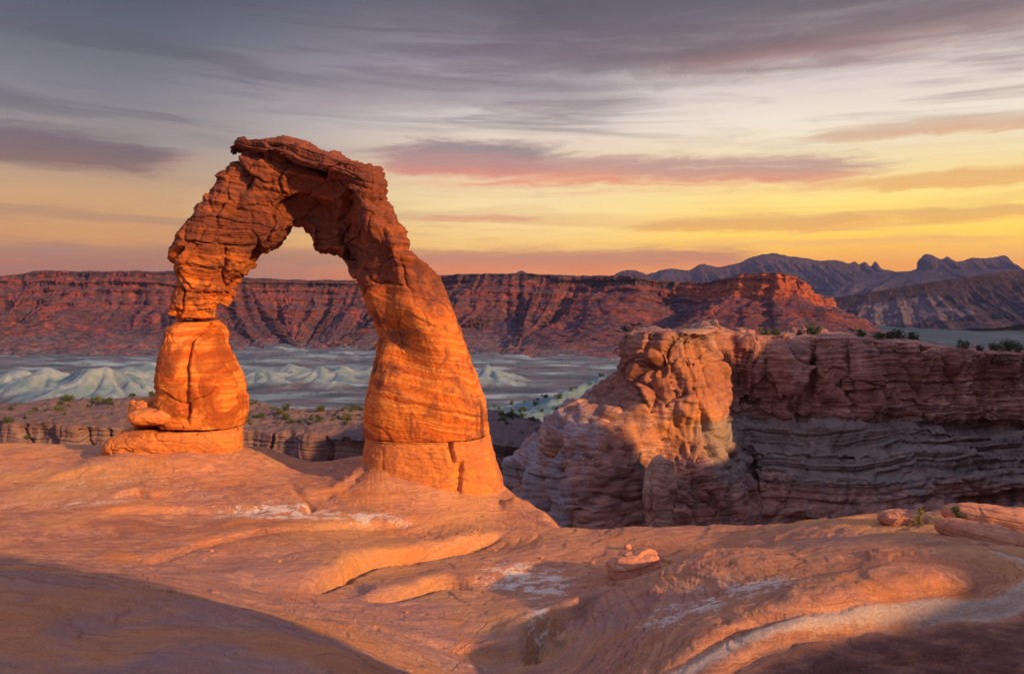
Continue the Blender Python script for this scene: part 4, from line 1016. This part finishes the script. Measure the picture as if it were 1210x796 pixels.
def crown_geo(rs, h, w, n, size, nclump=9, flat=1.0, base=.2):
    cl = []
    for i in range(nclump):
        a = rs.uniform(0, 6.28); r = w * .5 * math.sqrt(rs.uniform(0, .7)); zz = h * rs.uniform(base, .82)
        cl.append((r * math.cos(a), r * math.sin(a), zz, w * rs.uniform(.16, .30)))
    vs, fs = [], []
    for i in range(n):
        c = cl[rs.randint(nclump)]; d = rs.normal(size=3); d /= np.linalg.norm(d); d *= c[3] * rs.uniform(.35, 1.05); d[2] *= flat
        p = np.array(c[:3]) + d
        u = rs.normal(size=3); u /= np.linalg.norm(u); v = np.cross(u, rs.normal(size=3)); v /= np.linalg.norm(v)
        sz = size * rs.uniform(.6, 1.3); k = len(vs)
        vs += [p - u * sz, p + v * sz * .5, p + u * sz, p - v * sz * .5]; fs.append((k, k + 1, k + 2, k + 3))
    return vs, fs, cl
def tubes(segs):
    vs, fs = [], []
    for a, b, ra, rb in segs:
        a, b = np.array(a, float), np.array(b, float); d = b - a; d /= np.linalg.norm(d)
        u = np.cross(d, (0.3, .9, .1)); u /= np.linalg.norm(u); v = np.cross(d, u); k = len(vs)
        for q, r in ((a, ra), (b, rb)):
            for j in range(6):
                t = j * math.pi / 3; vs.append(q + r * (u * math.cos(t) + v * math.sin(t)))
        fs += [(k + j, k + (j + 1) % 6, k + 6 + (j + 1) % 6, k + 6 + j) for j in range(6)]
    return vs, fs
def make_plant(name, seed, h, w, n, leaf, size, mat, nclump=9, base=.2):
    rs = np.random.RandomState(seed); root = empty(name, (0, 0, 0))
    vs, fs, cl = crown_geo(rs, h, w, n, size, nclump, base=base)
    poly_mesh('crown', vs, fs, M[mat], root)
    top = (rs.uniform(-.05, .05) * w, rs.uniform(-.05, .05) * w, h * base * .8)
    segs = [((0, 0, -.1 * h), top, .05 * w, .035 * w)] + [(top, c[:3], .028 * w, .010 * w) for c in cl]
    v2, f2 = tubes(segs); poly_mesh('trunk', v2, f2, M['bark'], root)
    return root
def copy_plant(src):
    r = src.copy(); COL.objects.link(r)
    for ch in src.children:
        c = ch.copy(); COL.objects.link(c); c.parent = r
    return r
bpy.context.view_layer.update()
DG = bpy.context.evaluated_depsgraph_get()
def drop_z(x, y, top=60.0, tries=1):
    ok, loc, nr, idx, ob, mt = SC.ray_cast(DG, Vector((x, y, top)), Vector((0, 0, -1)))
    return (loc.z, nr.z) if ok else (None, 0)
def col_xy(px, d): p = P(px, 350, d); return float(p[0]), float(p[1])

protos = [make_plant('juniper', 5, 1.0, 1.15, 900, 0, .075, 'juniper', 10), make_plant('juniper', 6, 1.0, 1.5, 900, 0, .08, 'juniper', 11, .15), make_plant('juniper', 8, 1.0, 1.3, 800, 0, .08, 'sage', 9, .15)]
used = [False] * 3
def plant(k, x, y, z, h, rot, label, group=None, cat='bush'):
    if used[k]: r = copy_plant(protos[k])
    else: r = protos[k]; used[k] = True
    r.location = (x, y, z); r.scale = (h, h, h); r.rotation_euler = (0, 0, rot)
    return tag(r, label, cat, group)
RIM = [(904, 147, 1.6, 2, 'pale green bush on the butte rim above the first cracked pillar'), (918, 147, 1.3, 0, 'low dark bush beside the pale one on the butte rim'), (945, 148, 1.0, 0, 'small dark bush alone in the middle of the butte rim'),
       (962, 146, 2.0, 1, 'round dark juniper standing highest on the butte rim'), (1019, 147, 1.5, 0, 'dark bush at the end of the pillared part of the butte rim'), (1040, 153, 1.6, 1, 'dark bush in the dip right of the last pillar'),
       (1052, 156, 1.5, 0, 'bush second from the dip on the butte rim'), (1060, 157, 2.0, 1, 'taller bush of the cluster near the dip on the butte rim'), (1081, 158, 2.0, 0, 'isolated dark juniper on the pale ledge of the butte'),
       (1140, 162, 1.9, 2, 'sage green bush where the butte rim slopes down'), (1160, 161, 1.4, 0, 'low dark bush on the sloping right rim of the butte'), (1178, 162, 1.7, 1, 'wide juniper on the sloping right rim of the butte'),
       (1196, 166, 2.5, 1, 'largest dark juniper near the right end of the butte rim'), (1207, 163, 1.5, 2, 'bush at the very right end of the butte rim')]
rs = np.random.RandomState(3)
for px, d, h, k, lab in RIM:
    x, y = col_xy(px, d); z, nz = drop_z(x, y)
    if z is not None: plant(k, x, y, z - .05, h, rs.uniform(0, 6), lab, 'bushes along the butte rim')
n = 0
while n < 120:
    px = rs.choice([rs.uniform(-20, 180), rs.uniform(286, 440), rs.uniform(286, 440), rs.uniform(590, 660)]); d = rs.uniform(196, 236)
    x, y = col_xy(px, d); z, nz = drop_z(x, y, 0.0)
    if z is None or z < -40 or nz < .6: n += .2; continue
    plant(rs.choice([0, 1, 2]), x, y, z - .05, rs.uniform(.5, 2.1) if rs.rand() < .5 else rs.uniform(.35, .9), rs.uniform(0, 6), 'dark desert bush growing on the low rock shelf beyond the arch', 'bushes on the rock shelf'); n += 1
# tiny bushes on the teal slope: one mesh each
vs, fs, _ = crown_geo(np.random.RandomState(9), 1.0, 1.5, 160, .16, 7, base=.15)
tb = None; n = 0
while n < 90:
    px, d = rs.uniform(575, 735), rs.uniform(430, 660); x, y = col_xy(px, d); z, nz = drop_z(x, y, 0.0); n += 1
    if z is None or z < -125: continue
    if tb is None: tb = poly_mesh('bush', vs, fs, M['juniper']); o = tb
    else: o = tb.copy(); COL.objects.link(o)
    h = rs.uniform(1.6, 4.0); o.location = (x, y, z - .1); o.scale = (h, h, h); o.rotation_euler = (0, 0, rs.uniform(0, 6))
    tag(o, 'tiny dark bush dotted on the teal slope left of the butte', 'bush', 'bushes on the teal slope')
# the two plants on the slickrock edge
sap = make_plant('sapling', 15, .72, .36, 300, 0, .035, 'yellow_leaf', 8, .2)
x, y = col_xy(1093, 24.6); sap.location = (x, y, drop_z(x, y, 20)[0] - .02)
tag(sap, 'thin yellow green sapling at the far edge of the slickrock', 'sapling')
shr = make_plant('shrub', 16, .42, .5, 600, 0, .035, 'juniper', 9, .1)
x, y = col_xy(1139, 24.3); shr.location = (x, y, drop_z(x, y, 20)[0] - .02)
tag(shr, 'small dark green shrub against the left end of the farther rock rib', 'shrub')
sh2 = make_plant('shrub', 17, .25, .34, 300, 0, .03, 'juniper', 7, .1)
x, y = col_xy(1203, 22.4); sh2.location = (x, y, drop_z(x, y, 20)[0] - .02)
tag(sh2, 'tiny dark shrub at the right edge among the rock ribs', 'shrub')
